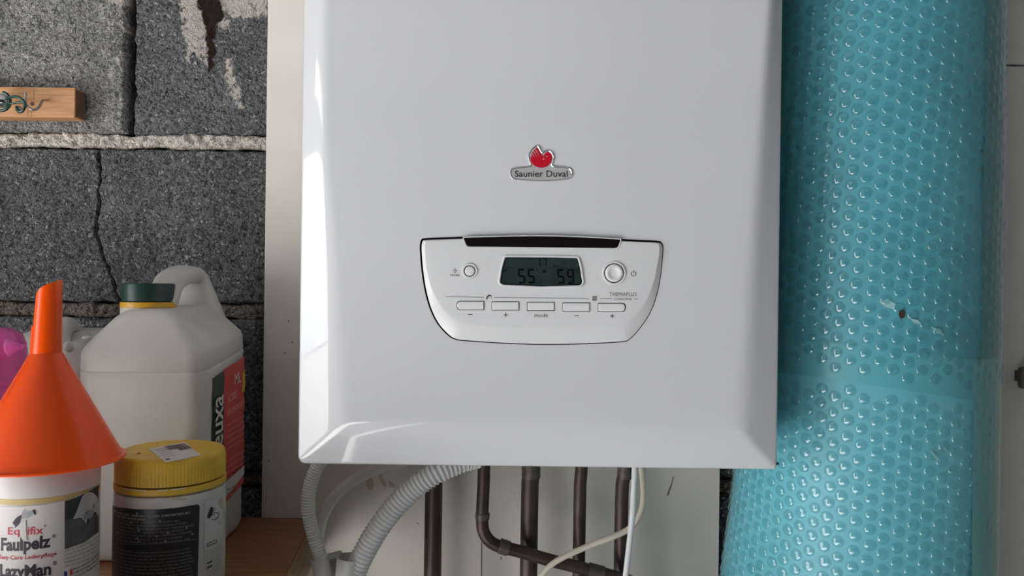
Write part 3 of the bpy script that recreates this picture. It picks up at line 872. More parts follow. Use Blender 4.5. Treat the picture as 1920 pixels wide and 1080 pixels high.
pmulti([[(557, 520), (559, 508), (568, 496), (580, 490), (592, 491), (598, 500), (597, 505), (590, 500), (580, 502), (572, 510), (568, 522)], R4(594, 599, 508, 515), [(568, 494), (582, 487), (584, 491), (571, 497)]], 'tap_icon')
n = 26
arc = [(1580 + 19 * math.sin(a), 343 - 19 * math.cos(a)) for a in np.linspace(0.55, 2 * math.pi - 0.55, n)] + [(1580 + 14.5 * math.sin(a), 343 - 14.5 * math.cos(a)) for a in np.linspace(2 * math.pi - 0.55, 0.55, n)]
pmulti([[arc[i], arc[i + 1], arc[2 * n - 2 - i], arc[2 * n - 1 - i]] for i in range(n - 1)] + [R4(1578, 1582, 318, 342)], 'power_icon')

# --- badge
def c2(pts): return [(930 + u / 9.818, 250 + v / 9.818) for u, v in pts]
BO = c2([(252, 730), (266, 672), (312, 636), (480, 613), (606, 596), (634, 578), (604, 512), (588, 425), (606, 352), (660, 272), (718, 228), (766, 213), (798, 240), (828, 298), (856, 344), (884, 320), (940, 304), (1000, 319), (1048, 364), (1074, 430), (1066, 500), (1042, 566), (1066, 600), (1200, 608), (1340, 632), (1394, 668), (1414, 722), (1402, 788), (1368, 838), (1250, 866), (1050, 884), (830, 890), (600, 881), (420, 866), (312, 850), (270, 800)])
bo = smooth_poly(pxpoly(BO, FD), 3)
badge = obj('badge_plate', tri(rings([bo, bo, offset(bo, -0.0006), offset(bo, -0.0013), offset(bo, -0.0016)], [FD, FD - 0.0006, FD - 0.0012, FD - 0.0010, FD - 0.0006], False)), M['chrome'], boiler, True, 60, label='chrome rim of the boiler badge')
obj('badge_face', tri(rings([offset(bo, -0.0014)], [FD - 0.0008], True)), M['silver'], badge, False)
bird = smooth_poly(c2([(637, 440), (650, 378), (685, 330), (706, 300), (742, 273), (766, 286), (802, 342), (870, 435), (886, 395), (915, 363), (952, 352), (992, 363), (1020, 400), (1029, 450), (1015, 520), (978, 580), (920, 620), (850, 637), (780, 630), (708, 600), (658, 545), (638, 490)]), 3)
obj('bird_emblem', plate(pxpoly(bird, FD), FD - 0.0012, FD - 0.0007), M['bird_red'], badge, False)
for a, b in (((646, 395), (664, 441)), ((662, 366), (712, 441)), ((694, 328), (757, 437)), ((722, 296), (814, 437))):
    du, dv = b[0] - a[0], b[1] - a[1]; l = math.hypot(du, dv); nx, ny = -dv / l * 4, du / l * 4
    obj('feather_line', tri(rings([pxpoly(c2([(a[0] + nx * 2, a[1] + ny * 2), (b[0], b[1]), (a[0] - nx * 2, a[1] - ny * 2)]), FD - 0.00135)], [FD - 0.00135], True)), M['silver'], badge, False)
obj('bird_eye', tri(rings([pxpoly(c2([(935 + 11 * math.cos(t), 425 + 11 * math.sin(t)) for t in np.linspace(0, 6.0, 14)]), FD - 0.00135)], [FD - 0.00135], True)), M['silver'], badge, False)
obj('bird_beak', tri(rings([pxpoly(c2([(855, 488), (878, 455), (894, 474)]), FD - 0.00135)], [FD - 0.00135], True)), M['silver'], badge, False)
a, b = c2([(345, 800), (1318, 800)])
obj('lettering', text_plane('Saunier Duval', a[0], b[0], a[1], 114 / 9.818, FD - 0.00095, 0.006), M['badge_black'], badge, False)
#@@REST

# --- small gap at the cover's lower right corner, coloured in as a flat dark disc
obj('corner_gap', lathe((P(1456, 868, ED).x, 0), [(0, 0)], 3) if False else tri(rings([[(P(1456, 868, ED).x + 0.0013 * math.cos(t), P(1456, 868, ED).z + 0.0013 * math.sin(t)) for t in np.linspace(0, 6, 12)]], [ED - 0.0024], True)), M['gap'], boiler, False)

# ------------------------------------------------------------------ roll of bubble film beside the boiler
RC = (0.366, 0.812); RR0 = 0.1235
ZTOP = 2.2
roll = thing('bubble_film_roll', 'tall roll of translucent turquoise bubble film standing beside the boiler', 'bubble wrap', (RC[0], RC[1], 0.0))
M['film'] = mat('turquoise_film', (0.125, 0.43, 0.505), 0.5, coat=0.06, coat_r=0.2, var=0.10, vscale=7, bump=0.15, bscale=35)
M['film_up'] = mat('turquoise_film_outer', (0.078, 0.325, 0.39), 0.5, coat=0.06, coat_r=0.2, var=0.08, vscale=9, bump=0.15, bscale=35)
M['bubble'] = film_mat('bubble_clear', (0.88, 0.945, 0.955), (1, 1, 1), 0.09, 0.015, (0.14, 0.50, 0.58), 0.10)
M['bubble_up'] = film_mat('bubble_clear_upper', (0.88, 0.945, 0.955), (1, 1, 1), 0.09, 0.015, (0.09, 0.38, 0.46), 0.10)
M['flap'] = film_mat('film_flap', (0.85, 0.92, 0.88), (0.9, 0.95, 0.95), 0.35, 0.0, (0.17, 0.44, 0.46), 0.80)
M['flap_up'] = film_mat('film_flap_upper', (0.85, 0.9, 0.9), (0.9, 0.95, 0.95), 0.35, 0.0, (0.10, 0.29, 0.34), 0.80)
M['band'] = film_mat('film_overlap', (0.95, 0.98, 0.98), (0.9, 0.95, 0.95), 0.35, 0.0, (0.105, 0.395, 0.455), 0.85)

def r_low(a, z):
    """radius of the lower (inner) film; a measured from the camera side, positive to the right"""
    zz = z - CZ
    k = np.clip((-0.165 - zz) / 0.20, 0, 1); k = k * k * (3 - 2 * k)
    left = np.clip(-np.sin(a), 0, 1) ** 1.5
    return RR0 + k * left * 0.018 + 0.0006 * np.sin(a * 5 + zz * 9) + 0.0015 * np.exp(-((zz + 0.10) / 0.03) ** 2) * np.clip(np.sin(a), 0, 1)
def z_edge(a):
    return CZ - 0.088 - 0.012 * np.sin(a) - 0.002 * np.sin(3 * a)
def r_up(a, z):
    return RR0 + 0.0016 + 0.0005 * np.sin(a * 4 + z * 7)
def cyl_pt(a, r, z):
    return np.stack([RC[0] + r * np.sin(a), RC[1] - r * np.cos(a), z], -1)
def cyl_grid(a0, a1, na, zf, nz, rf):
    A = np.linspace(a0, a1, na + 1)[None, :] * np.ones((nz + 1, 1))
    T = np.linspace(0, 1, nz + 1)[:, None] * np.ones((1, na + 1))
    zl, zh = zf(A)
    Z = zl + (zh - zl) * T
    V_ = cyl_pt(A, rf(A, Z), Z).reshape(-1, 3)
    w = na + 1; ix = np.arange((nz + 1) * w).reshape(nz + 1, w)
    Q_ = np.stack([ix[:-1, :-1], ix[:-1, 1:], ix[1:, 1:], ix[1:, :-1]], -1).reshape(-1, 4)
    return (V_.tolist(), Q_.tolist())
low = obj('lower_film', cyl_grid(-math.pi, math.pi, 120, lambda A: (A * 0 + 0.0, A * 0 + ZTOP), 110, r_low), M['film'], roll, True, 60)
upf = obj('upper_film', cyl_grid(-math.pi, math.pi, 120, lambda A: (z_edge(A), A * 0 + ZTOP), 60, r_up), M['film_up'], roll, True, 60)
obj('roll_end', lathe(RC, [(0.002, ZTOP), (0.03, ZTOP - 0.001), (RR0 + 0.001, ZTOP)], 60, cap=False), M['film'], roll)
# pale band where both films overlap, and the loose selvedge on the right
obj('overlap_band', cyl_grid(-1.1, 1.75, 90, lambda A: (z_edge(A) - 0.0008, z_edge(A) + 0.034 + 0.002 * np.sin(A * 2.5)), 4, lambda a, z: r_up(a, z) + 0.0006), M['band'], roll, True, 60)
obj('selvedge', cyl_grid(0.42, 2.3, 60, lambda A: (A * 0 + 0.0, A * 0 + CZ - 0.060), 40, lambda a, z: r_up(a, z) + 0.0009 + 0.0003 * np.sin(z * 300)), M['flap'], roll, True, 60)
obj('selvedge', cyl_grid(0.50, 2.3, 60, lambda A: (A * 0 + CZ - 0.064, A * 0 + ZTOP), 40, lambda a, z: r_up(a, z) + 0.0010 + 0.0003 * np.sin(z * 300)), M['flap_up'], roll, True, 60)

def bubbles(name, parent, rf, zlo, zhi, pitch, br, skew, amin=-2.0, amax=2.2, seed=0, hgt=0.30, bm_mat=None):
    rs = np.random.RandomState(seed)
    cs = pitch * 0.866
    nA = int((amax - amin) * RR0 / cs)
    C = []
    for i in range(nA):
        s = amin * RR0 + i * cs
        n_ = int((ZTOP - 0.02) / pitch) + 8
        zz = 0.01 + (np.arange(n_) + (0.5 if i % 2 else 0.0)) * pitch
        ss = s + (zz - CZ) * skew
        C.append(np.stack([ss / RR0, zz], -1))
    C = np.concatenate(C)
    C[:, 0] += rs.normal(0, 0.0006, len(C)) / RR0; C[:, 1] += rs.normal(0, 0.0004, len(C))
    keep = (C[:, 1] > zlo(C[:, 0]) + br) & (C[:, 1] < zhi(C[:, 0]) - br) & (C[:, 0] > amin) & (C[:, 0] < amax)
    C = C[keep]
    seg = 12
    el = np.array([0.0, 0.35, 0.75, 1.15])
    U, Hh = [], []
    for e in el:
        for k_ in range(seg):
            t = 2 * math.pi * k_ / seg
            U.append((math.cos(e) * math.cos(t), math.cos(e) * math.sin(t))); Hh.append(math.sin(e))
    U.append((0, 0)); Hh.append(1.0)
    U = np.array(U); Hh = np.array(Hh); nv = len(U)
    ff = []
    for j in range(3):
        for k_ in range(seg):
            k2 = (k_ + 1) % seg
            ff.append((j * seg + k_, j * seg + k2, (j + 1) * seg + k2, (j + 1) * seg + k_))
    tip = [(3 * seg + k_, 3 * seg + (k_ + 1) % seg, nv - 1) for k_ in range(seg)]
    bsz = br * (1 + rs.normal(0, 0.03, len(C)))
    hs = br * hgt * (1 + rs.normal(0, 0.15, len(C)))
    A = C[:, 0:1] + U[None, :, 0] * bsz[:, None] / RR0
    Z = C[:, 1:2] + U[None, :, 1] * bsz[:, None]
    Rr = rf(A, Z) + 0.0001 + Hh[None, :] * hs[:, None]
    V_ = cyl_pt(A, Rr, Z).reshape(-1, 3)
    F4 = (np.arange(len(C))[:, None, None] * nv + np.array(ff)[None]).reshape(-1, 4).tolist()
    F3 = (np.arange(len(C))[:, None, None] * nv + np.array(tip)[None]).reshape(-1, 3).tolist()
    me_ = bpy.data.meshes.new(name); me_.from_pydata(V_.tolist(), [], F4 + F3)
    o_ = obj(name, me_, bm_mat or M['bubble'], parent, True, 75)
    o_['kind'] = 'stuff'
    return o_
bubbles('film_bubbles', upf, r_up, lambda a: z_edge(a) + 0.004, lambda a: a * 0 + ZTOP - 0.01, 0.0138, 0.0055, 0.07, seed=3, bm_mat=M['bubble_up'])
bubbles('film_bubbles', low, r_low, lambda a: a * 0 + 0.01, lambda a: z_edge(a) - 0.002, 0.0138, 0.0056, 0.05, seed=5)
def cyl_ray(px, py, c, r):
    p = P(px, py, 1.0); dx, dy = p.x, 1.0
    a = dx * dx + dy * dy; b = -2 * (dx * c[0] + dy * c[1]); cc = c[0] ** 2 + c[1] ** 2 - r * r
    disc = max(0, b * b - 4 * a * cc)
    t = (-b - math.sqrt(disc)) / (2 * a)
    x, y = dx * t, dy * t
    return math.atan2(x - c[0], -(y - c[1])), CZ + (p.z - CZ) * t, t
def cyl_poly(pts, c, r):
    """pixel polygon wrapped on a vertical cylinder (edges split)"""
    q = []
    for i in range(len(pts)):
        a, b = pts[i], pts[(i + 1) % len(pts)]
        n_ = max(1, int(math.hypot(b[0] - a[0], b[1] - a[1]) / 6))
        for k_ in range(n_):
            t = k_ / n_
            q.append((a[0] + (b[0] - a[0]) * t, a[1] + (b[1] - a[1]) * t))
    # fill by clipping a grid of angle strips: triangulate in (angle*r, z) space and lift
    uv = [(cyl_ray(x, y, c, r)) for x, y in q]
    bm_ = bmesh.new()
    vs_ = [bm_.verts.new((u * r, z, 0)) for u, z, _ in uv]
    f = bm_.faces.new(vs_)
    bmesh.ops.triangulate(bm_, faces=[f])
    # slice by constant-angle planes so that it follows the curve
    us_ = [u for u, _, _ in uv]
    st = 0.09; k0 = math.floor(min(us_) / st); k1 = math.ceil(max(us_) / st)
    for k_ in range(k0, k1 + 1):
        bmesh.ops.bisect_plane(bm_, geom=list(bm_.verts) + list(bm_.edges) + list(bm_.faces), plane_co=(k_ * st * r, 0, 0), plane_no=(1, 0, 0), dist=1e-7)
    for v in bm_.verts:
        a = v.co.x / r; z = v.co.y
        v.co = Vector((c[0] + r * math.sin(a), c[1] - r * math.cos(a), z))
    bmesh.ops.recalc_face_normals(bm_, faces=bm_.faces)
    return bm_
def cyl_text(s, p0, p1, cap, c, r, bold=0.0, level=False):
    V_, Fc_ = text_geo(s, bold)
    mn, mx = min(v[0] for v in V_), max(v[0] for v in V_)
    a0, z0, t0 = cyl_ray(*p0, c, r); a1, z1, t1 = cyl_ray(*p1, c, r)
    if level: z1 = z0
    cm_ = cap * (t0 + t1) / 2 / F; ch = text_cap()
    out = []
    for u, v in V_:
        t = (u - mn) / (mx - mn)
        a = a0 + (a1 - a0) * t
        out.append((c[0] + r * math.sin(a), c[1] - r * math.cos(a), z0 + (z1 - z0) * t + v / ch * cm_))
    return (out, Fc_)
spot = thing if False else None
obj('burn_spot', cyl_poly([(1686, 582), (1692, 581), (1697, 586), (1696, 595), (1689, 598), (1685, 592)], RC, RR0 + 0.0036), M['burn'], upf)
for pl in ([(1648, 566), (1664, 560), (1680, 570), (1676, 580), (1660, 576)], [(1705, 596), (1722, 600), (1728, 608), (1714, 606)], [(1744, 612), (1764, 618), (1770, 630), (1756, 624)], [(1742, 842), (1748, 846), (1760, 860), (1764, 866), (1756, 862), (1748, 852)], [(1768, 838), (1776, 844), (1780, 850), (1773, 847)]):
    obj('scuff', cyl_poly(pl, RC, RR0 + 0.0030), M['smudge'], upf)

# ------------------------------------------------------------------ white cabinet at the right
CD = 0.880
cx0 = 0.505
zs_ = P(1900, 122, CD).z
cab = thing('white_cabinet', 'white two-door cabinet behind the turquoise bubble film roll', 'cabinet', (0.9, 0.9, 0.0))
obj('body', boxm(cx0, 1.30, CD + 0.019, WD - 0.006, 0.0, 2.1, bev=0.001), M['cabinet'], cab, True, 30)
obj('lower_door', boxm(cx0, 1.30, CD, CD + 0.018, 0.05, zs_ - 0.0012, bev=0.0012), M['cabinet'], cab, True, 30)
updoor = obj('upper_door', boxm(cx0, 1.30, CD, CD + 0.018, zs_ + 0.0012, 2.1, bev=0.0012), M['cabinet'], cab, True, 30)
kx, kz = P(1925, 703, CD - 0.01).x, P(1925, 706, CD - 0.01).z
bm = boxm(P(1912, 700, CD - 0.018).x, P(1948, 700, CD - 0.018).x, CD - 0.022, CD - 0.012, P(1915, 729, CD - 0.018).z, P(1915, 688, CD - 0.018).z, bev=0.0045, seg=4)
box(bm, P(1922, 700, CD - 0.018).x, P(1935, 700, CD - 0.018).x, CD - 0.014, CD + 0.001, kz - 0.006, kz + 0.006, bev=0.001)
obj('handle', bm, M['knob'], cab, True, 40)

# ------------------------------------------------------------------ pipes and hoses below the boiler
GP = 'brown copper pipes under the boiler'
def pipe(name, label, pts, r, step=0.004, m=None, group=None, cat='pipe', modf=None, seg=18, joints=(), pj='solder_joint'):
    path = resample(catmull(pts, 14), step)
    b = path[-1] if path[-1].z < path[0].z else path[0]
    t = thing(name, label, cat, (b.x, b.y, b.z), group)
    obj('tube', sweep(path, (modf or r), seg), m or M['copper'], t, True, 60)
    for (p0, p1, rr) in joints:
        obj(pj, sweep(resample([Vector(p0), Vector(p0).lerp(Vector(p1), 0.5), Vector(p1)], 0.003), lambda i, s: rr * (1 + 0.05 * math.sin(s * 900)), seg), M['solder'], t, True, 60)
    return t
def vpts(x0, x1, d, y0=850, y1=1500):
    """straight pipe through pixel columns x0 (at y 880) and x1 (at y 1080)"""
    a, b = P(x0, 880, d), P(x1, 1080, d); k = (b - a)
    z_hi = Z0 + 0.03
    top = a + k * ((z_hi - a.z) / k.z); bot = Vector((b.x, b.y, 0.02))
    return [top, a, b, bot]
PDp = 0.868
pxm = PDp / F
pipe('copper_pipe', 'thick brown copper pipe behind the ribbed drain hose, farthest from the film roll', vpts(814.5, 811, PDp), 16.5 * pxm, group=GP, step=0.02)
pipe('copper_pipe', 'thick straight brown copper pipe passing behind the bent copper pipe', vpts(996, 991, PDp), 16.5 * pxm, group=GP, step=0.02,
     joints=((P(996, 862, PDp), P(995.5, 896, PDp), 17.6 * pxm),))
pipe('copper_pipe', 'thin straight brown copper pipe, brightest of the pipes, between thicker ones', vpts(1090, 1085, PDp), 12.0 * pxm, group=GP, step=0.02)
pipe('copper_pipe', 'straight brown copper pipe right beside the white cable', vpts(1171, 1163, PDp), 12.8 * pxm, group=GP, step=0.02,
     joints=((P(1171.5, 862, PDp), P(1170.5, 897, PDp), 13.6 * pxm),))
d2 = 0.845; k2 = d2 / F
up = lambda p, dx=0.0, dy=0.0: Vector((p.x + dx, p.y + dy, Z0 + 0.008))
bp = [up(P(907.5, 862, d2)), P(907.5, 862, d2), P(907, 900, d2), P(905, 945, d2), P(904, 968, d2), P(905, 990, d2), P(911, 1006, d2), P(924, 1019, d2), P(942, 1026, d2), P(975, 1034, d2), P(1030, 1050, d2), P(1090, 1065, d2), P(1150, 1081, d2), P(1186, 1092, d2 + 0.004), P(1200, 1104, d2 + 0.006), P(1205, 1130, d2 + 0.008), P(1203, 1400, d2 + 0.008), Vector((P(1203, 1400, d2).x, d2 + 0.008, 0.02))]
pipe('copper_pipe', 'brown copper pipe bent into an elbow with soldered joints, crossing the others', bp, 11.8 * k2, group=GP,
     joints=((P(905, 962, d2), P(904.4, 973, d2), 13.4 * k2), (P(936, 1023, d2), P(954, 1029, d2), 14.2 * k2), (P(1103, 1068, d2), P(1132, 1076, d2), 13.6 * k2)))
def ribbed(r, pitch, depth):
    def f(i, s):
        ph = (s / pitch) % 1.0
        return r * (1 - depth * (0.5 - 0.5 * math.cos(2 * math.pi * ph)) ** 0.8)
    return f
HD = 0.80; hk = HD / F
pipe('drain_hose', 'thick white ribbed drain hose curving down from the boiler', [up(P(930, 850, HD + 0.025)), P(905, 850, HD + 0.02), P(868, 864, HD + 0.01), P(820, 885, HD), P(775, 916, HD), P(737, 954, HD), P(706, 996, HD), P(683, 1036, HD), P(668, 1068, HD), P(658, 1100, HD)], 22 * hk, step=0.0005, m=M['hose'], cat='hose', modf=ribbed(22 * hk, 8.2 * hk, 0.15), seg=28)
pipe('drain_hose', 'thin white ribbed drain hose below the boiler corner beside the bench', [up(P(618, 850, HD)), P(612, 850, HD), P(597, 872, HD), P(584, 902, HD), P(578, 938, HD), P(580, 972, HD), P(590, 1010, HD), P(601, 1046, HD), P(610, 1080, HD)], 13.5 * hk, step=0.0004, m=M['hose'], cat='hose', modf=ribbed(13.5 * hk, 5.4 * hk, 0.13), seg=24)
hd2 = 0.865
pipe('smooth_hose', 'smooth pale hose arching behind the two ribbed drain hoses', [up(P(840, 862, hd2 - 0.04)), P(760, 862, hd2 - 0.03), P(713, 877, hd2 - 0.02), P(672, 895, hd2), P(636, 922, hd2), P(612, 954, hd2), P(599, 992, hd2), P(597, 1030, hd2), P(602, 1085, hd2 - 0.01)], 10.5 * hd2 / F, m=M['hose_smooth'], cat='hose')
# drain siphon
sph = thing('drain_siphon', 'milky white plastic drain siphon that both ribbed hoses plug into', 'siphon', P(640, 1170, 0.80))
def cup(p_top, p_bot, r_t, r_b, name, wall=0.0012, d=0.80):
    a, b = P(*p_top, d), P(*p_bot, d)
    ax = (b - a).normalized(); path = [a + (b - a) * t for t in (0, 0.08, 0.3, 0.6, 1.0)]
    rr = [r_t, r_t * 0.99, r_t * 0.95 + r_b * 0.05, (r_t + r_b) / 2, r_b]
    outer = sweep(path, lambda i, s: rr[i] * d / F, 32, cap=False)
    inner = sweep(path, lambda i, s: rr[i] * d / F - wall, 32, cap=False)
    n_ = 32; V_ = list(outer[0]) + list(inner[0]); o_ = len(outer[0])
    Fc_ = list(outer[1]) + [tuple(reversed([i + o_ for i in f])) for f in inner[1]]
    Fc_ += [(i, o_ + i, o_ + (i + 1) % n_, (i + 1) % n_) for i in range(n_)]
    return obj(name, (V_, Fc_), M['siphon'], sph, True, 50)
cup((657, 1044), (646, 1170), 25, 20, 'socket')
cup((598, 1046), (627, 1170), 17, 15, 'socket')
pl = pxpoly([(586, 1044), (594, 1052), (616, 1046), (632, 1042), (648, 1062), (664, 1075), (660, 1170), (640, 1200), (606, 1150), (588, 1090)], 0.815)
obj('siphon_body', tri(rings([offset(pl, -0.002), pl, pl, offset(pl, -0.002)], [0.835, 0.832, 0.818, 0.815], True, True)), M['siphon'], sph, True, 40)
so = P(640, 1170, 0.825)
obj('outlet_pipe', sweep(resample([Vector((so.x, so.y, so.z + 0.02)), Vector((so.x, so.y, 0.5)), Vector((so.x, so.y, 0.005))], 0.05), 0.016, 24), M['siphon'], sph, True, 60)
# cables
cd = 0.785
pipe('white_cable', 'straight white cable hanging from the boiler in front of the copper pipes', [up(P(1191, 850, cd)), P(1191, 850, cd), P(1190, 880, cd), P(1186, 960, cd), P(1180, 1020, cd), P(1173, 1080, cd), P(1166, 1140, cd), P(1160, 1300, cd), Vector((P(1160, 1300, cd).x, cd, 0.03))], 5.6 * cd / F, m=M['cable_white'], cat='cable')
cd2 = 0.805
pipe('cream_cable', 'cream cable looping behind the white cable and across the copper pipes', [up(P(1199, 850, cd2)), P(1200, 850, cd2), P(1203, 880, cd2), P(1206, 915, cd2), P(1205, 945, cd2), P(1196, 972, cd2), P(1178, 992, cd2 + 0.002), P(1150, 1006, cd2), P(1105, 1023, cd2), P(1062, 1042, cd2), P(1035, 1058, cd2), P(1018, 1078, cd2), P(1008, 1110, cd2), P(1000, 1300, cd2), Vector((P(1000, 1300, cd2).x, cd2, 0.03))], 5.6 * cd2 / F, m=M['cable_cream'], cat='cable')

# ------------------------------------------------------------------ wooden batten with hooks
WF = 0.922
bz0, bz1 = P(70, 220, WF).z, P(70, 163, WF).z
bxr = P(140, 190, WF).x
bat = thing('wall_batten', 'short pine batten with cup hooks fixed to the block wall', 'batten', (bxr - 0.1, WD - 0.004, bz0))
bm = boxm(bxr - 0.22, bxr, WF, WD - 0.0045, bz0, bz1, bev=0.0018)
o = obj('rail', bm, M['pine'], bat, True, 30)
obj('end_grain', boxm(bxr - 0.0004, bxr + 0.0006, WF + 0.002, WD - 0.006, bz0 + 0.002, bz1 - 0.002), M['pine_end'], bat, False)
hk0 = P(58, 196, WF)
def px3(x, y, out): return P(x, y, WF - out)
obj('cup_hook', sweep(resample(catmull([px3(90, 188, -0.004), px3(86, 188, 0.006), px3(80, 189, 0.013), px3(76, 196, 0.018), px3(71, 203, 0.022), px3(62, 206, 0.025), px3(54, 202, 0.026), px3(49, 194, 0.026), px3(48, 184, 0.026), px3(48, 174, 0.026)], 8), 0.0008), 0.0014, 10), M['steel'], bat, True, 60)
obj('screw_head', tri(rings([[(P(61, 195, WF).x + 0.0026 * math.cos(t), P(61, 195, WF).z + 0.0026 * math.sin(t)) for t in np.linspace(0, 6.0, 14)]], [WF - 0.0004], True)), M['pine_end'], bat, False)
for xx in (51.5, 58.5, 63):
    flat_mark([(xx, 206 if xx < 60 else 166), (xx + 0.7, 206 if xx < 60 else 166), (xx + 0.7, 219 if xx < 60 else 188), (xx, 219 if xx < 60 else 188)], WF - 0.0003, M['scuff'], bat, 'pencil_line')
gh = thing('green_hanger', 'dark green wire hanger with a silver clip hung on the batten hook', 'hanger', P(20, 210, WF - 0.02))
gp = [px3(12, 184, 0.020), px3(18, 183, 0.022), px3(26, 181, 0.026), px3(34, 182, 0.028), px3(41, 187, 0.0285), px3(46, 193, 0.0285), px3(46, 201, 0.0285), px3(42, 208, 0.028), px3(36, 210, 0.027), px3(32, 206, 0.026), px3(31, 199, 0.026)]
obj('wire_loop', sweep(resample(catmull(gp, 8), 0.0008), 0.0017, 10), M['green_wire'], gh, True, 60)
obj('cross_wire', sweep(resample(catmull([px3(-14, 195, 0.018), px3(6, 195, 0.022), px3(22, 194, 0.026), px3(34, 192, 0.0275), px3(46, 192, 0.0285)], 8), 0.001), 0.0013, 10), M['green_wire'], gh, True, 60)
obj('eyelet', sweep([px3(37, 203, 0.022), px3(37, 203, 0.024), px3(37, 203, 0.0265)], lambda i, s: [0.0026, 0.0026, 0.0012][i], 14), M['steel'], gh, True, 60)
cc = P(4, 189, WF - 0.016)
bm = bmesh.new(); bmesh.ops.create_uvsphere(bm, u_segments=24, v_segments=14, radius=0.0088)
for v in bm.verts: v.co = Vector((v.co.x * 1.0, v.co.y * 0.7, v.co.z * 0.95)) + cc
obj('clip', bm, M['chrome'], gh, True, 60, label='shiny silver clip dome')
ring = [cc + Vector((0.0098 * math.cos(t), -0.001, 0.0105 * math.sin(t) - 0.001)) for t in np.linspace(-2.2, 1.4, 30)]
obj('clip_rim', sweep(ring, 0.0021, 10), M['green_wire'], gh, True, 60)

# ------------------------------------------------------------------ workbench
e0, e1 = on_z(575, 1002, TZ), on_z(533, 1080, TZ)
exf = lambda y: e0.x + (e1.x - e0.x) * (y - e0.y) / (e1.y - e0.y)
bench = thing('workbench', 'dark brown wooden bench top with a pale oak edge', 'workbench', (-0.65, 0.7, 0.0))
yb, yf = BD - 0.002, 0.50
pl = [(-1.25, yf), (exf(yf), yf), (exf(yb), yb), (-1.25, yb)]
def slab(poly, z0, z1):
    V_ = [(x, y, z0) for x, y in poly] + [(x, y, z1) for x, y in poly]; n_ = len(poly)
    Fc_ = [tuple(reversed(range(n_))), tuple(range(n_, 2 * n_))] + [(i, (i + 1) % n_, n_ + (i + 1) % n_, n_ + i) for i in range(n_)]
    return (V_, Fc_)
obj('bench_top', slab(pl, TZ - 0.040, TZ), M['oak_top'], bench, False)
obj('edge_band', slab([(exf(yf) + 0.0003, yf), (exf(yf) + 0.004, yf), (exf(yb) + 0.004, yb), (exf(yb) + 0.0003, yb)], TZ - 0.040, TZ - 0.0004), M['oak_edge'], bench, False)
for lx_, ly_ in ((-1.2, 0.55), (-1.2, 0.86), (-0.30, 0.55), (-0.30, 0.86)):
    obj('leg', boxm(lx_ - 0.03, lx_ + 0.03, ly_ - 0.03, ly_ + 0.03, 0.0, TZ - 0.0405, bev=0.003), M['oak_edge'], bench, True, 30)

# ------------------------------------------------------------------ jerrycan
JX0, JX1, JY0, JY1 = -0.4335, -0.3045, 0.765, 0.893
jc = thing('jerrycan', 'white plastic jerrycan with dark green cap, moulded handle and red label', 'jerrycan', ((JX0 + JX1) / 2, (JY0 + JY1) / 2, TZ))
def rrect(x0, x1, y0, y1, r, n_=7):
    out = []
    for cx_, cy_, a0 in ((x1 - r, y0 + r, -math.pi / 2), (x1 - r, y1 - r, 0), (x0 + r, y1 - r, math.pi / 2), (x0 + r, y0 + r, math.pi)):
        for k_ in range(n_):
            a = a0 + math.pi / 2 * k_ / (n_ - 1)
            out.append((cx_ + r * math.cos(a), cy_ + r * math.sin(a)))
    return out
def loft(secs):
    V_, Fc_ = [], []; n_ = len(secs[0][0])
    for pl_, z in secs: V_ += [(x, y, z if not callable(z) else z(x, y)) for x, y in pl_]
    for j in range(len(secs) - 1):
        for i in range(n_):
            k_ = (i + 1) % n_
            Fc_.append((j * n_ + i, j * n_ + k_, (j + 1) * n_ + k_, (j + 1) * n_ + i))
    Fc_.append(tuple(reversed(range(n_)))); Fc_.append(tuple((len(secs) - 1) * n_ + i for i in range(n_)))
    return (V_, Fc_)
def js(dx0, dx1, dy0, dy1, r): return rrect(JX0 + dx0, JX1 - dx1, JY0 + dy0, JY1 - dy1, r)
zsh = CZ - 0.088; zn = CZ - 0.026
def tl(z, k): return lambda x, y: z + k * (y - JY0)
secs = [(js(.010, .010, .010, .010, .014), TZ + 0.0005), (js(.003, .003, .003, .003, .017), TZ + 0.004), (js(0, 0, 0, 0, .018), TZ + 0.012), (js(0, 0, 0, 0, .018), TZ + 0.05),
        (js(.0008, .0, .0, .0, .018), TZ + 0.10), (js(0, 0, 0, 0, .018), tl(zsh - 0.006, 0.13)), (js(-.0004, -.0004, -.0004, -.0004, .018), tl(zsh - 0.001, 0.13)), (js(.0006, .0006, .0006, .0006, .018), tl(zsh, 0.13)),
        (js(0, 0, 0, 0, .018), tl(zsh + 0.0015, 0.13)), (js(0.0005, 0.0003, .0005, .001, .018), tl(zsh + 0.017, 0.12)), (js(0.0025, 0.002, .002, .002, .018), tl(zsh + 0.022, 0.12)), (js(0.008, 0.007, .005, .006, .017), tl(zsh + 0.029, 0.11)), (js(0.028, 0.024, .012, .012, .015), tl(zsh + 0.051, 0.06)),
        (js(0.0375, 0.034, .016, .015, .013), tl(zn - 0.003, 0.03)), (js(0.043, 0.040, .020, .020, .012), tl(zn, 0.02))]
jb = obj('body', loft(secs), M['hdpe'], jc, True, 50)
capc = (P(279, 545, 0.812).x, 0.812)
rk = 0.812 / F
obj('neck', lathe(capc, [(48 * rk, zn - 0.012), (48 * rk, P(279, 579, 0.79).z), (44 * rk, zn + 0.004), (42 * rk, zn + 0.006)], 40), M['hdpe'], jc)
zc0, zc1 = P(279, 566, 0.79).z, P(279, 531, 0.80).z
obj('neck_ring', lathe(capc, [(47 * rk, P(279, 578, 0.79).z), (48.5 * rk, P(279, 577, 0.79).z), (48.5 * rk, zc0 - 0.0008), (46 * rk, zc0 - 0.0004)], 48), M['yellow_ring'], jc, label='bright yellow ring under the cap')
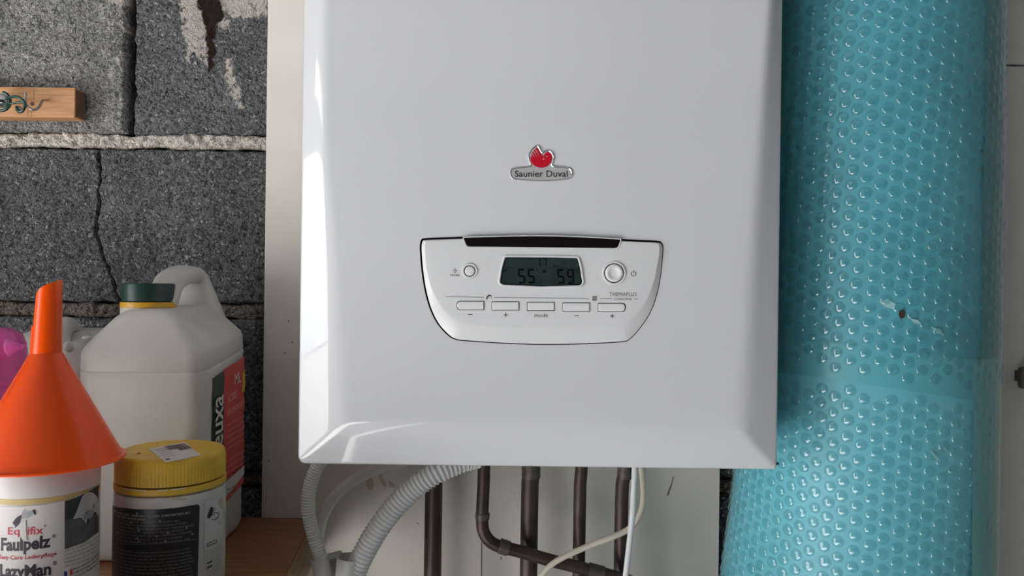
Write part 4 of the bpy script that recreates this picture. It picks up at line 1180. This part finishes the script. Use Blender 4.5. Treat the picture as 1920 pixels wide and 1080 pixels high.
obj('cap', lathe(capc, [(44 * rk, zc0), (46.5 * rk, zc0 + 0.0006), (47 * rk, zc1 - 0.004), (46 * rk, zc1 - 0.001), (43.5 * rk, zc1), (40 * rk, zc1 - 0.0007), (0.0, zc1 - 0.0007)], 72, mod=lambda a, z: 1 + 0.010 * (abs(math.sin(a * 5)) > 0.97)), M['cap_green'], jc, label='dark green screw cap')
hx = (JX0 + JX1) / 2 + 0.004
sec = []
for k_ in range(20):
    t = 2 * math.pi * k_ / 20; c_, s_ = math.cos(t), math.sin(t)
    sec.append((abs(c_) ** 0.6 * math.copysign(1, c_) * 0.60, abs(s_) ** 0.6 * math.copysign(1, s_) * 1.0))
hp = catmull([Vector((hx - 0.004, 0.815, CZ - 0.022)), Vector((hx - 0.003, 0.828, CZ - 0.001)), Vector((hx, 0.845, CZ + 0.0085)), Vector((hx + 0.001, 0.866, CZ + 0.0115)), Vector((hx + 0.001, 0.8790, CZ + 0.0085)), Vector((hx + 0.001, 0.8855, CZ - 0.003)), Vector((hx + 0.002, 0.887, CZ - 0.022)), Vector((hx + 0.003, 0.884, CZ - 0.042)), Vector((hx + 0.004, 0.872, CZ - 0.060))], 8)
obj('handle', sweep(resample(hp, 0.003), lambda i, s: 0.0155 + 0.016 * max(0, (s - 0.075) / 0.05) ** 1.3, shape=sec, ref=Vector((0, -0.4, 1))), M['hdpe'], jc, True, 60)
# label on the right-hand face
def jlab(y0, y1, zb0, zb1, zt0, zt1, off, m, name, parent, wav=0.0012, ny=10, nz_=40, seed=2):
    V_ = []
    for j in range(nz_ + 1):
        for i in range(ny + 1):
            u = i / ny; v = j / nz_
            y = y0 + (y1 - y0) * u
            z = (zb0 + (zb1 - zb0) * u) * (1 - v) + (zt0 + (zt1 - zt0) * u) * v
            w = (math.sin(z * 190 + y * 60) * 0.5 + math.sin(z * 90 + 1.3) * 0.5) * wav * (0.3 + u)
            V_.append((JX1 + off + abs(w), y + 0.0008 * math.sin(z * 210 + seed), z))
    Fc_ = [(j * (ny + 1) + i, j * (ny + 1) + i + 1, (j + 1) * (ny + 1) + i + 1, (j + 1) * (ny + 1) + i) for j in range(nz_) for i in range(ny)]
    return obj(name, (V_, Fc_), m, parent, True, 60)
def jd(px): return JX1 / ((px - 960) / F)      # depth of the face at a pixel column
def jz(px, py): return P(px, py, jd(px)).z
ya, ym, yz = 0.7850, jd(421) , 0.8800
lab = jlab(ym, yz, jz(421, 950), jz(458, 905), jz(421, 693), jz(459, 668), 0.0008, M['label_red'], 'label', jc)
lab['label'] = 'crinkled red paper label'
jlab(ya + 0.003, ym, jz(395, 960), jz(421, 948), jz(394, 712), jz(421, 695), 0.0007, M['label_green'], 'label_stripe', lab, 0.0006, 6, 30)
jlab(ym + 0.001, yz, jz(421, 936), jz(458, 888), jz(421, 905), jz(458, 872), 0.0026, M['label_white'], 'label_footer', lab, 0.0005, 6, 6)
jlab(0.871, yz - 0.001, jz(452, 735), jz(459, 733), jz(452, 700), jz(459, 692), 0.0020, M['label_yellow'], 'label_corner', lab, 0.0003, 4, 6)
def jtext(s, y0, y1, z0, z1, cap, m, off=0.0032, vertical=False, bold=0.0):
    V_, Fc_ = text_geo(s, bold)
    mn, mx = min(v[0] for v in V_), max(v[0] for v in V_); ch = text_cap(); out = []
    for u, v in V_:
        t = (u - mn) / (mx - mn)
        if vertical: out.append((JX1 + off, y1 - v / ch * cap, z0 + (z1 - z0) * t))
        else: out.append((JX1 + off, y0 + (y1 - y0) * t, z0 + (z1 - z0) * t + v / ch * cap))
    obj('lettering', (out, Fc_), m, lab, False)
jtext('euxa', 0, jd(417), jz(409, 838), jz(409, 742), 0.030, M['label_white'], 0.0024, True, 0.012)
jtext('ACIDE', jd(424), jd(441), jz(424, 757), jz(441, 745), 0.0080, M['ink_pink'], bold=0.01)
jtext('CHLORHYDRIQUE', jd(424), jd(453), jz(424, 780), jz(453, 760), 0.0062, M['ink_pink'], bold=0.01)
for i in range(9):
    yy = 800 + i * 11 + (12 if i > 4 else 0)
    jtext('Lire attentivement les consignes', jd(424), jd(456), jz(424, yy), jz(456, yy - 20), 0.0026, M['ink_pink'])
for i in range(2): jtext('Dangereux Respecter', jd(424), jd(442), jz(424, 921 + i * 7), jz(442, 912 + i * 7), 0.0030, M['ink'], 0.0034)
jtext('ML', jd(437), jd(449), jz(437, 722), jz(449, 716), 0.012, M['label_white'], bold=0.0)

# ------------------------------------------------------------------ yellow-lidded jar
C2 = (-0.3125, 0.714); R2 = 0.0478
jar2 = thing('ointment_jar', 'white jar with ribbed yellow screw lid and black printed label', 'jar', (C2[0], C2[1], TZ))
ztop = TZ + 0.1265
zl = ztop - 0.0245
zg = zl - 0.0075
obj('body', lathe(C2, [(R2 * .9, TZ + 0.0005), (R2 * .97, TZ + 0.002), (R2, TZ + 0.006), (R2, zg - 0.003), (R2 * .985, zg - 0.001), (R2 * .93, zg), (R2 * .93, zg + 0.004)], 72), M['jar_dirty'], jar2)
nr = 50
obj('lid', lathe(C2, [(R2 * .95, zl), (R2 * 0.985, zl + 0.0005), (R2 * 0.985, ztop - 0.006), (R2 * 0.975, ztop - 0.003), (R2 * 0.95, ztop - 0.0008), (R2 * 0.92, ztop), (R2 * .86, ztop - 0.0004), (0.0, ztop - 0.0008)], nr * 6, mod=lambda a, z: 1 + (0.012 * (math.cos(a * nr) ** 2 - 0.5) if z < ztop - 0.004 else 0)), M['lid_yellow'], jar2, True, 45, label='ribbed yellow screw lid')
obj('tamper_ring', lathe(C2, [(R2 * .95, zg + 0.0006), (R2 * 1.002, zg + 0.001), (R2 * 1.002, zl - 0.0014), (R2 * .97, zl - 0.0009)], 72), M['lid_yellow'], jar2)
obj('lid_gap', lathe(C2, [(R2 * .955, zl - 0.0016), (R2 * .965, zl + 0.0004)], 72, cap=False), M['lid_groove'], jar2)
for aa, ab in ((-0.52, -0.30), (-0.26, 0.0), (0.18, 0.36), (0.40, 0.66)):
    obj('tamper_slot', lathe(C2, [(R2 * 1.004, zl - 0.0020), (R2 * 1.006, zl - 0.0010)], 14, a0=aa, a1=ab), M['jar_white'], jar2)
RLb = R2 + 0.0002
def c5(pts): return [(190 + u / 3.857, 800 + v / 3.857) for u, v in pts]
lb = obj('label', cyl_poly(c5([(60, 562), (120, 582), (250, 597), (400, 598), (540, 588), (690, 563), (706, 566), (712, 580), (706, 800), (694, 1180), (600, 1230), (300, 1260), (60, 1240)]), C2, RLb), M['label_black'], jar2, True, 60, label='black printed label panel')
LR = R2 + 0.0005
def jt2(s, p0, p1, cap, m, bold=0.0): 
    q = c5([p0, p1]); obj('lettering', cyl_text(s, q[0], q[1], cap / 3.857, C2, LR, bold, True), m, lb, False)
jt2("TMENT, HOOF CARE.  ONGUENT BLOND, D'ENTRETIEN DU", (84, 606), (640, 608), 15, M['ink_pale'], 0.004)
jt2("LDE SALBE FÜR HUFPFLEGE.", (84, 630), (324, 662), 15, M['ink_pale'], 0.004)
lines = ["MANTENIMIENTO DE CASCOS.  UNGUENTO BIONDO PER", "BLONDE HOEFZALF VOOR HOEFONDERHOUD", "GRAXA LOURA PARA CASCOS. JASNA DO PIELEGNACJI", "SVETLA MAST NA KOPYTA. VILAGOS PATAKENOCS", "MAST ZA KOPITA. UNGUENT BLOND PENTRU COPITE", "LJUS HOVSALVA. VAALEA KAVIOVOIDE", "BLOND HOVSALVE. LYS HOVSALVE"]
for i, s in enumerate(lines):
    v = 640 + i * 24
    jt2(s, (86, v + 12), (560 + (i * 53) % 120, v + 2), 12, M['ink_pale_dim'])
for u, v in ((258, 628), (423, 680), (215, 692), (377, 718), (265, 735), (270, 752), (617, 732), (483, 770), (397, 793), (660, 776), (262, 808), (270, 830), (462, 828), (120, 766)):
    obj('flag_square', cyl_poly(c5(R4(u - 7, u + 7, v - 7, v + 7)), C2, LR + 0.0001), M['ink_pale_dim'], lb, False)
obj('divider', cyl_poly(c5([(84, 846), (300, 851), (500, 840), (690, 812), (690, 814), (500, 842), (300, 853), (84, 848)]), C2, LR), M['ink_pale_dim'], lb, False)
para = ["the natural flexibility of the callus. Brightens the natural colour of the", "horn with amphibia oils, linseed oil, vitamin E, amber almond fragrance", "aide à conserver la souplesse naturelle de la corne. Ravive la couleur", "huile de parafine, huile de lin, vitamine E, parfum amande", "bewahrt die natürliche Elastizität des Hornes, verleiht die natürliche", "Farbe. Inhalt: Parafin, Leinöl, Vitamin E, Mandelduft", "mantiene la flexibilidad natural del casco. Aceites, lino, vitamina E", "mantiene la naturale elasticita dell unghia. Olio di lino, vitamina", "behoudt de natuurlijke soepelheid van de hoef. Lijnolie, vitamine", "conserva a flexibilidade natural do casco"]
for i, s in enumerate(para):
    v = 862 + i * 24.5
    jt2(s, (84, v + 2), (640 + (i * 37) % 30, v - 10), 11.5, M['ink_pale_dim'])
# side panel of the label
for j, (q) in enumerate([[(742, 535), (748, 530), (748, 1000), (742, 1000)], [(742, 530), (860, 498), (860, 501), (742, 534)]]):
    obj('panel_outline', cyl_poly(c5(q), C2, LR), M['ink_pale'], lb, False)
obj('hoof_drawing', cyl_poly(c5([(766, 655), (790, 585), (805, 578), (812, 605), (800, 640), (782, 665)]), C2, LR), M['ink'], lb, False)
for q in ([(812, 590), (832, 585), (832, 589), (812, 595)], [(815, 605), (828, 600), (828, 604), (815, 609)], [(800, 665), (820, 672), (840, 655), (848, 628), (822, 622), (806, 645), (801, 644), (819, 617), (853, 624), (844, 660), (822, 678), (799, 669)]):
    obj('hoof_drawing', cyl_poly(c5(q), C2, LR), M['ink'], lb, False)
q = [(764, 845), (836, 812), (838, 838), (765, 874)]
obj('stamp_box', cyl_poly(c5(q), C2, R2 + 0.0003), M['ink'], lb, False)
obj('stamp_box', cyl_poly(c5([(769, 849), (832, 819), (833, 835), (770, 866)]), C2, R2 + 0.0004), M['jar_dirty'], lb, False)
jt2('EQUINE', (774, 862), (828, 834), 10, M['ink'], 0.01)
for i in range(9):
    v = 888 + i * 22
    jt2('Avoid contact with eyes. Keep', (758, v + 22), (868, v - 26), 9, M['ink_grey'])
for q in ([(764, 985), (802, 965), (802, 976), (764, 996)], [(764, 1018), (802, 998), (802, 1010), (764, 1030)]):
    obj('ink_bar', cyl_poly(c5(q), C2, LR + 0.0001), M['ink'], lb, False)
for q in ([(845, 545), (862, 520), (880, 510), (884, 560), (868, 590), (852, 570)], [(846, 696), (858, 680), (864, 692), (852, 712)], [(500, 522), (560, 512), (600, 520), (622, 512), (612, 530), (560, 528), (520, 532)], [(880, 640), (888, 600), (889, 660)]):
    obj('dirt_smear', cyl_poly(c5(q), C2, LR), M['scuff_tan'], lb, False)
# price sticker on the lid
def lidp(u, v): 
    q = c5([(u, v)])[0]; p = on_z(q[0], q[1], ztop + 0.0002); return p
st = [lidp(*p) for p in ((345, 160), (600, 112), (720, 204), (465, 252))]
sticker = obj('barcode_sticker', ([tuple(p) for p in st] + [(p.x, p.y, ztop - 0.0006) for p in st], [(0, 1, 2, 3), (7, 6, 5, 4), (0, 4, 5, 1), (1, 5, 6, 2), (2, 6, 7, 3), (3, 7, 4, 0)]), M['paper'], jar2, False, label='white barcode sticker on the lid')
def stq(a0, a1, b0, b1):
    """quad in sticker coordinates a along the first edge, b along the second"""
    f = lambda a, b: st[0] + (st[1] - st[0]) * a + (st[3] - st[0]) * b + Vector((0, 0, 0.0002))
    return [tuple(f(a0, b0)), tuple(f(a1, b0)), tuple(f(a1, b1)), tuple(f(a0, b1))]
def sticker_bars(b0, b1, a0, a1, seed, m):
    r_ = random.Random(seed); qs = []; a = a0
    while a < a1:
        w = r_.choice((0.007, 0.011, 0.016)); qs.append((stq(a, min(a + w, a1), b0, b1), [(0, 1, 2, 3)])); a += w + r_.choice((0.006, 0.010))
    obj('barcode', join(*qs), m, sticker, False)
sticker_bars(0.03, 0.36, 0.40, 0.62, 4, M['ink']); sticker_bars(0.06, 0.52, 0.62, 0.96, 5, M['ink'])
for i in range(5):
    obj('sticker_print', (stq(0.08, 0.42 + 0.05 * (i % 2), 0.14 + i * 0.15, 0.155 + i * 0.15), [(0, 1, 2, 3)]), M['ink_grey'], sticker, False)
obj('sticker_print', (stq(0.05, 0.16, 0.86, 0.93), [(0, 1, 2, 3)]), M['ink'], sticker, False)
for q in ([(258, 190), (285, 186), (276, 194), (262, 196)], [(398, 120), (412, 118), (408, 124)], [(180, 172), (196, 168), (192, 174)]):
    ps = [lidp(*p) for p in q]
    obj('dirt_smear', ([(p.x, p.y, ztop + 0.0001) for p in ps], [tuple(range(len(ps)))]), M['lid_groove'], jar2, False)

# ------------------------------------------------------------------ white balm jar with the funnel on it
C1 = (-0.3785, 0.630); R1 = 0.0402
jar1 = thing('balm_jar', 'white leather-care jar with printed label under the orange funnel', 'jar', (C1[0], C1[1], TZ))
zj = CZ - 0.1450
z_ring = P(60, 942, C1[1] - R1).z
obj('body', lathe(C1, [(R1 * .9, TZ + 0.0005), (R1 * .97, TZ + 0.002), (R1, TZ + 0.005), (R1, z_ring - 0.0025), (R1 * .97, z_ring - 0.001)], 72), M['jar_white'], jar1)
obj('neck_ring', lathe(C1, [(R1 * .96, z_ring - 0.003), (R1 * .995, z_ring - 0.0022), (R1 * .995, z_ring + 0.0018), (R1 * .96, z_ring + 0.0024)], 72), M['old_yellow'], jar1, label='yellowed sealing ring')
obj('lid', lathe(C1, [(R1 * .97, z_ring + 0.0016), (R1 * 1.005, z_ring + 0.0022), (R1 * 1.005, zj - 0.003), (R1 * .98, zj - 0.001), (R1 * .9, zj - 0.0004), (0, zj - 0.0004)], 72), M['jar_white'], jar1)
def c7(pts): return [(u / 4.909, 860 + v / 4.909) for u, v in pts]
LR1 = R1 + 0.0004
lb1 = obj('label', cyl_poly(c7([(-260, 428), (0, 440), (200, 443), (420, 425), (600, 388), (800, 308), (908, 235), (908, 600), (908, 1300), (600, 1400), (200, 1420), (-260, 1400)]), C1, R1 + 0.0002), M['paper'], jar1, True, 60)
def jt1(s, p0, p1, cap, m, bold=0.0):
    q = c7([p0, p1]); obj('lettering', cyl_text(s, q[0], q[1], cap / 4.909, C1, LR1, bold), m, lb1, False)
jt1('Eq', (72, 698), (178, 700), 66, M['ink_red'], 0.012); jt1('ifix', (252, 700), (398, 690), 70, M['ink_red'], 0.012); jt1('®', (402, 632), (430, 630), 24, M['ink_red'])
jt1('Faulpelz', (8, 842), (466, 808), 108, M['ink_purple'], 0.035); jt1('®', (480, 732), (518, 728), 34, M['ink_purple'], 0.01)
jt1('Easy-Care Lederpflege', (-6, 920), (522, 888), 36, M['ink_red'], 0.012)
jt1('LazyMan', (0, 1078), (470, 1062), 104, M['ink_purple'], 0.035); jt1('®', (487, 980), (525, 976), 34, M['ink_purple'], 0.01)
def pr1(pts, m, name, k_=0): obj(name, cyl_poly(c7(smooth_poly(pts, 3) if name in ('photo_bear', 'horse_print') else pts), C1, LR1 + k_ * 0.0002), m, lb1, False)
pr1([(596, 392), (700, 358), (820, 300), (908, 240), (908, 660), (908, 672), (780, 770), (596, 836)], M['photo_dark'], 'photo_print')
pr1([(596, 562), (680, 552), (780, 560), (840, 530), (906, 500), (906, 672), (780, 770), (596, 836)], M['photo_rock'], 'photo_rock', 1)
pr1([(676, 553), (700, 500), (728, 425), (760, 345), (795, 316), (835, 308), (875, 330), (905, 385), (906, 520), (880, 490), (862, 500), (850, 535), (832, 545), (822, 585), (806, 600), (786, 588), (764, 560), (740, 545)], M['photo_fur'], 'photo_bear', 2)
pr1([(770, 520), (800, 480), (840, 470), (862, 490), (850, 535), (832, 545), (810, 560), (786, 570), (770, 550)], M['photo_fur_shade'], 'photo_bear', 3)
pr1([(804, 560), (822, 548), (824, 585), (808, 602), (798, 592)], M['ink'], 'photo_bear', 4)
pr1([(856, 465), (862, 425), (870, 412), (866, 448)], M['photo_dark'], 'photo_bear', 4); pr1([(786, 498), (800, 490), (800, 500)], M['ink'], 'photo_bear', 4)
pr1([(184, 540), (200, 510), (214, 478), (232, 460), (246, 482), (300, 480), (322, 478), (326, 508), (300, 514), (270, 540), (230, 552), (196, 556)], M['horse_grey'], 'horse_print')
pr1([(300, 476), (320, 472), (330, 512), (316, 514)], M['ink_purple'], 'horse_print', 1)
pr1([(196, 520), (150, 545), (116, 590), (124, 594), (160, 566), (156, 598), (136, 630), (144, 634), (176, 596), (190, 556)], M['ink_purple'], 'horse_print', 1)
pr1([(188, 580), (236, 568), (244, 740), (280, 770), (200, 745), (192, 700)], M['jar_white'], 'torn_patch', 2)
small = ['and or it dissolve the wax and', 'move it for 30 sec. Hang it until', 'cleaned and pressed and you can', 'batters etc. do not need to be', 'ties are also cleaned. Boots and']
for i, s in enumerate(small): jt1(s, (596, 862 + i * 34), (908, 720 + i * 38), 22, M['ink_grey'])
for i, s in enumerate(['Pour nous les paresseux', "c'est le produit d'entretien", 'un soin facile du cuir']): jt1(s, (676, 1030 + i * 34), (908, 880 + i * 38), 22, M['ink'], 0.01)
pr1(R4(590, 618, 1038, 1100), M['ink_blue'], 'flag_print'); pr1([(643, 1022), (667, 1012), (667, 1066), (643, 1074)], M['ink_red'], 'flag_print')

# funnel, upside down
fun = thing('funnel', 'bright orange plastic funnel standing upside down on the balm jar', 'funnel', (C1[0], C1[1], zj))
Rf = 0.0570; zcone = CZ - 0.0575; rs = 0.0113
obj('cone', lathe(C1, [(Rf, zj + 0.0012), (Rf - 0.001, zj + 0.0034), (rs + 0.001, zcone - 0.001), (rs, zcone), (rs - 0.001, zcone - 0.0002), (rs - 0.0006, zcone - 0.002), (Rf - 0.0026, zj + 0.0030), (Rf - 0.0016, zj + 0.0012)], 96, cap=False), M['orange'], fun, True, 30)
obj('rim', lathe(C1, [(Rf - 0.0014, zj + 0.0010), (Rf - 0.0012, zj), (Rf + 0.0022, zj + 0.0002), (Rf + 0.0026, zj + 0.0012), (Rf + 0.0018, zj + 0.0024), (Rf - 0.0008, zj + 0.0026)], 96, cap=False), M['orange'], fun, True, 50)
ztip = CZ + 0.0035
V_, Fc_ = [], []; n_ = 48
for ring_i, (r_, base_z, cutit) in enumerate([(rs, zcone - 0.0004, 0), (rs * 0.80, 0, 1), (rs * 0.80 - 0.001, 0, 1), (rs - 0.001, zcone - 0.0004, 0)]):
    for i in range(n_):
        a = 2 * math.pi * i / n_
        x, y = r_ * math.sin(a), -r_ * math.cos(a)
        z = base_z
        if cutit: z = ztip - 0.0050 + 0.62 * (x - 0.001) * (1 if x < 0.004 else 0.75) + 0.15 * y - (0.0012 if x < -0.004 else 0)
        V_.append((C1[0] + x + (0.0016 if cutit else 0), C1[1] + y, z))
for j in range(3):
    for i in range(n_):
        k_ = (i + 1) % n_; Fc_.append((j * n_ + i, j * n_ + k_, (j + 1) * n_ + k_, (j + 1) * n_ + i))
obj('spout', (V_, Fc_), M['orange'], fun, True, 40)
a_r = -0.62
V_ = []
for (r_, z) in ((rs * 0.93 + 0.0006, zcone + 0.022), (rs + 0.0008, zcone), (rs + 0.0008 + 0.020, zcone - 0.0360)):
    for da in (-0.0007, 0.0007):
        V_.append((C1[0] + r_ * math.sin(a_r) + da, C1[1] - r_ * math.cos(a_r), z))
obj('seam_rib', (V_, [(0, 1, 3, 2), (2, 3, 5, 4)]), M['orange'], fun, False)

# ------------------------------------------------------------------ containers at the back left
JB = thing('white_canister', 'milky white plastic canister behind the funnel, against the block wall', 'canister', (-0.50, 0.875, TZ))
bx_a, bx_b = -0.565, -0.437
ztc = P(160, 619, 0.86).z
def wv(x, y, z): return z
secs = [(rrect(bx_a + .008, bx_b - .008, .815, .925, .02), TZ + 0.0005), (rrect(bx_a, bx_b, .805, .935, .025), TZ + 0.01), (rrect(bx_a, bx_b, .805, .935, .025), ztc - 0.05), (rrect(bx_a + .004, bx_b - .003, .810, .932, .026), ztc - 0.030), (rrect(bx_a + .014, bx_b - .008, .825, .925, .026), ztc - 0.010), (rrect(bx_a + .030, bx_b - .018, .845, .915, .024), ztc - 0.001), (rrect(bx_a + .045, bx_b - .030, .858, .905, .020), ztc)]
obj('body', loft(secs), M['hdpe2'], JB, True, 60)
def blob(c_, r_, name, parent, m):
    bm_ = bmesh.new(); bmesh.ops.create_uvsphere(bm_, u_segments=24, v_segments=16, radius=1)
    for v in bm_.verts: v.co = Vector((c_[0] + v.co.x * r_[0], c_[1] + v.co.y * r_[1], c_[2] + v.co.z * r_[2]))
    return obj(name, bm_, m, parent, True, 80)
blob(P(121, 640, 0.85), (0.017, 0.030, 0.021), 'handle_hump', JB, M['hdpe2'])
obj('handle', sweep(resample(catmull([P(112, 640, .82), P(118, 615, .83), P(128, 612, .845), P(142, 626, .86), P(150, 640, .87)], 8), 0.002), 0.010, 16), M['hdpe2'], JB, True, 60)
blob(P(129, 650, 0.812), (0.005, 0.006, 0.006), 'nub', JB, M['hdpe2'])
blob(P(163, 633, 0.826), (0.005, 0.004, 0.0025), 'nub', JB, M['hdpe2'])

pk = thing('pink_jug', 'translucent magenta plastic jug with a pouring lip behind the funnel', 'jug', (P(-10, 700, 0.74).x, 0.74, TZ))
pc = (P(-22, 700, 0.745).x, 0.745)
zp = P(0, 614, 0.74).z
def pmod(a, z):
    t = max(0.0, (z - (zp - 0.035)) / 0.035)
    return 1 + 0.20 * t * math.exp(-((a - 1.25) / 0.22) ** 2)
prof = [(0.026, TZ + 0.001), (0.029, TZ + 0.004), (0.031, TZ + 0.10), (0.033, zp - 0.055), (0.034, zp - 0.054), (0.0345, zp - 0.045), (0.033, zp - 0.030), (0.0315, zp - 0.015), (0.027, zp - 0.006), (0.018, zp - 0.001), (0.006, zp)]
obj('body', lathe(pc, prof, 64, mod=pmod), M['pink'], pk, True, 50)
obj('inner_band', lathe(pc, [(0.0318, zp - 0.060), (0.0345, zp - 0.058), (0.0345, zp - 0.056), (0.0318, zp - 0.054)], 64), M['pink'], pk, True, 50)
obj('handle', sweep(resample(catmull([Vector((pc[0] + 0.018, pc[1] - 0.030, zp - 0.022)), Vector((pc[0] + 0.017, pc[1] - 0.044, zp - 0.035)), Vector((pc[0] + 0.013, pc[1] - 0.047, zp - 0.065)), Vector((pc[0] + 0.009, pc[1] - 0.030, zp - 0.095))], 8), 0.002), 0.0042, 12), M['pink'], pk, True, 60)
obj('pour_lip', sweep(resample([P(18, 652, 0.72), P(30, 650, 0.72), P(40, 650, 0.721), P(48, 647, 0.722)], 0.0008), lambda i, s: max(0.0012, 0.0085 - s * 0.55), 16), M['pink'], pk, True, 60)
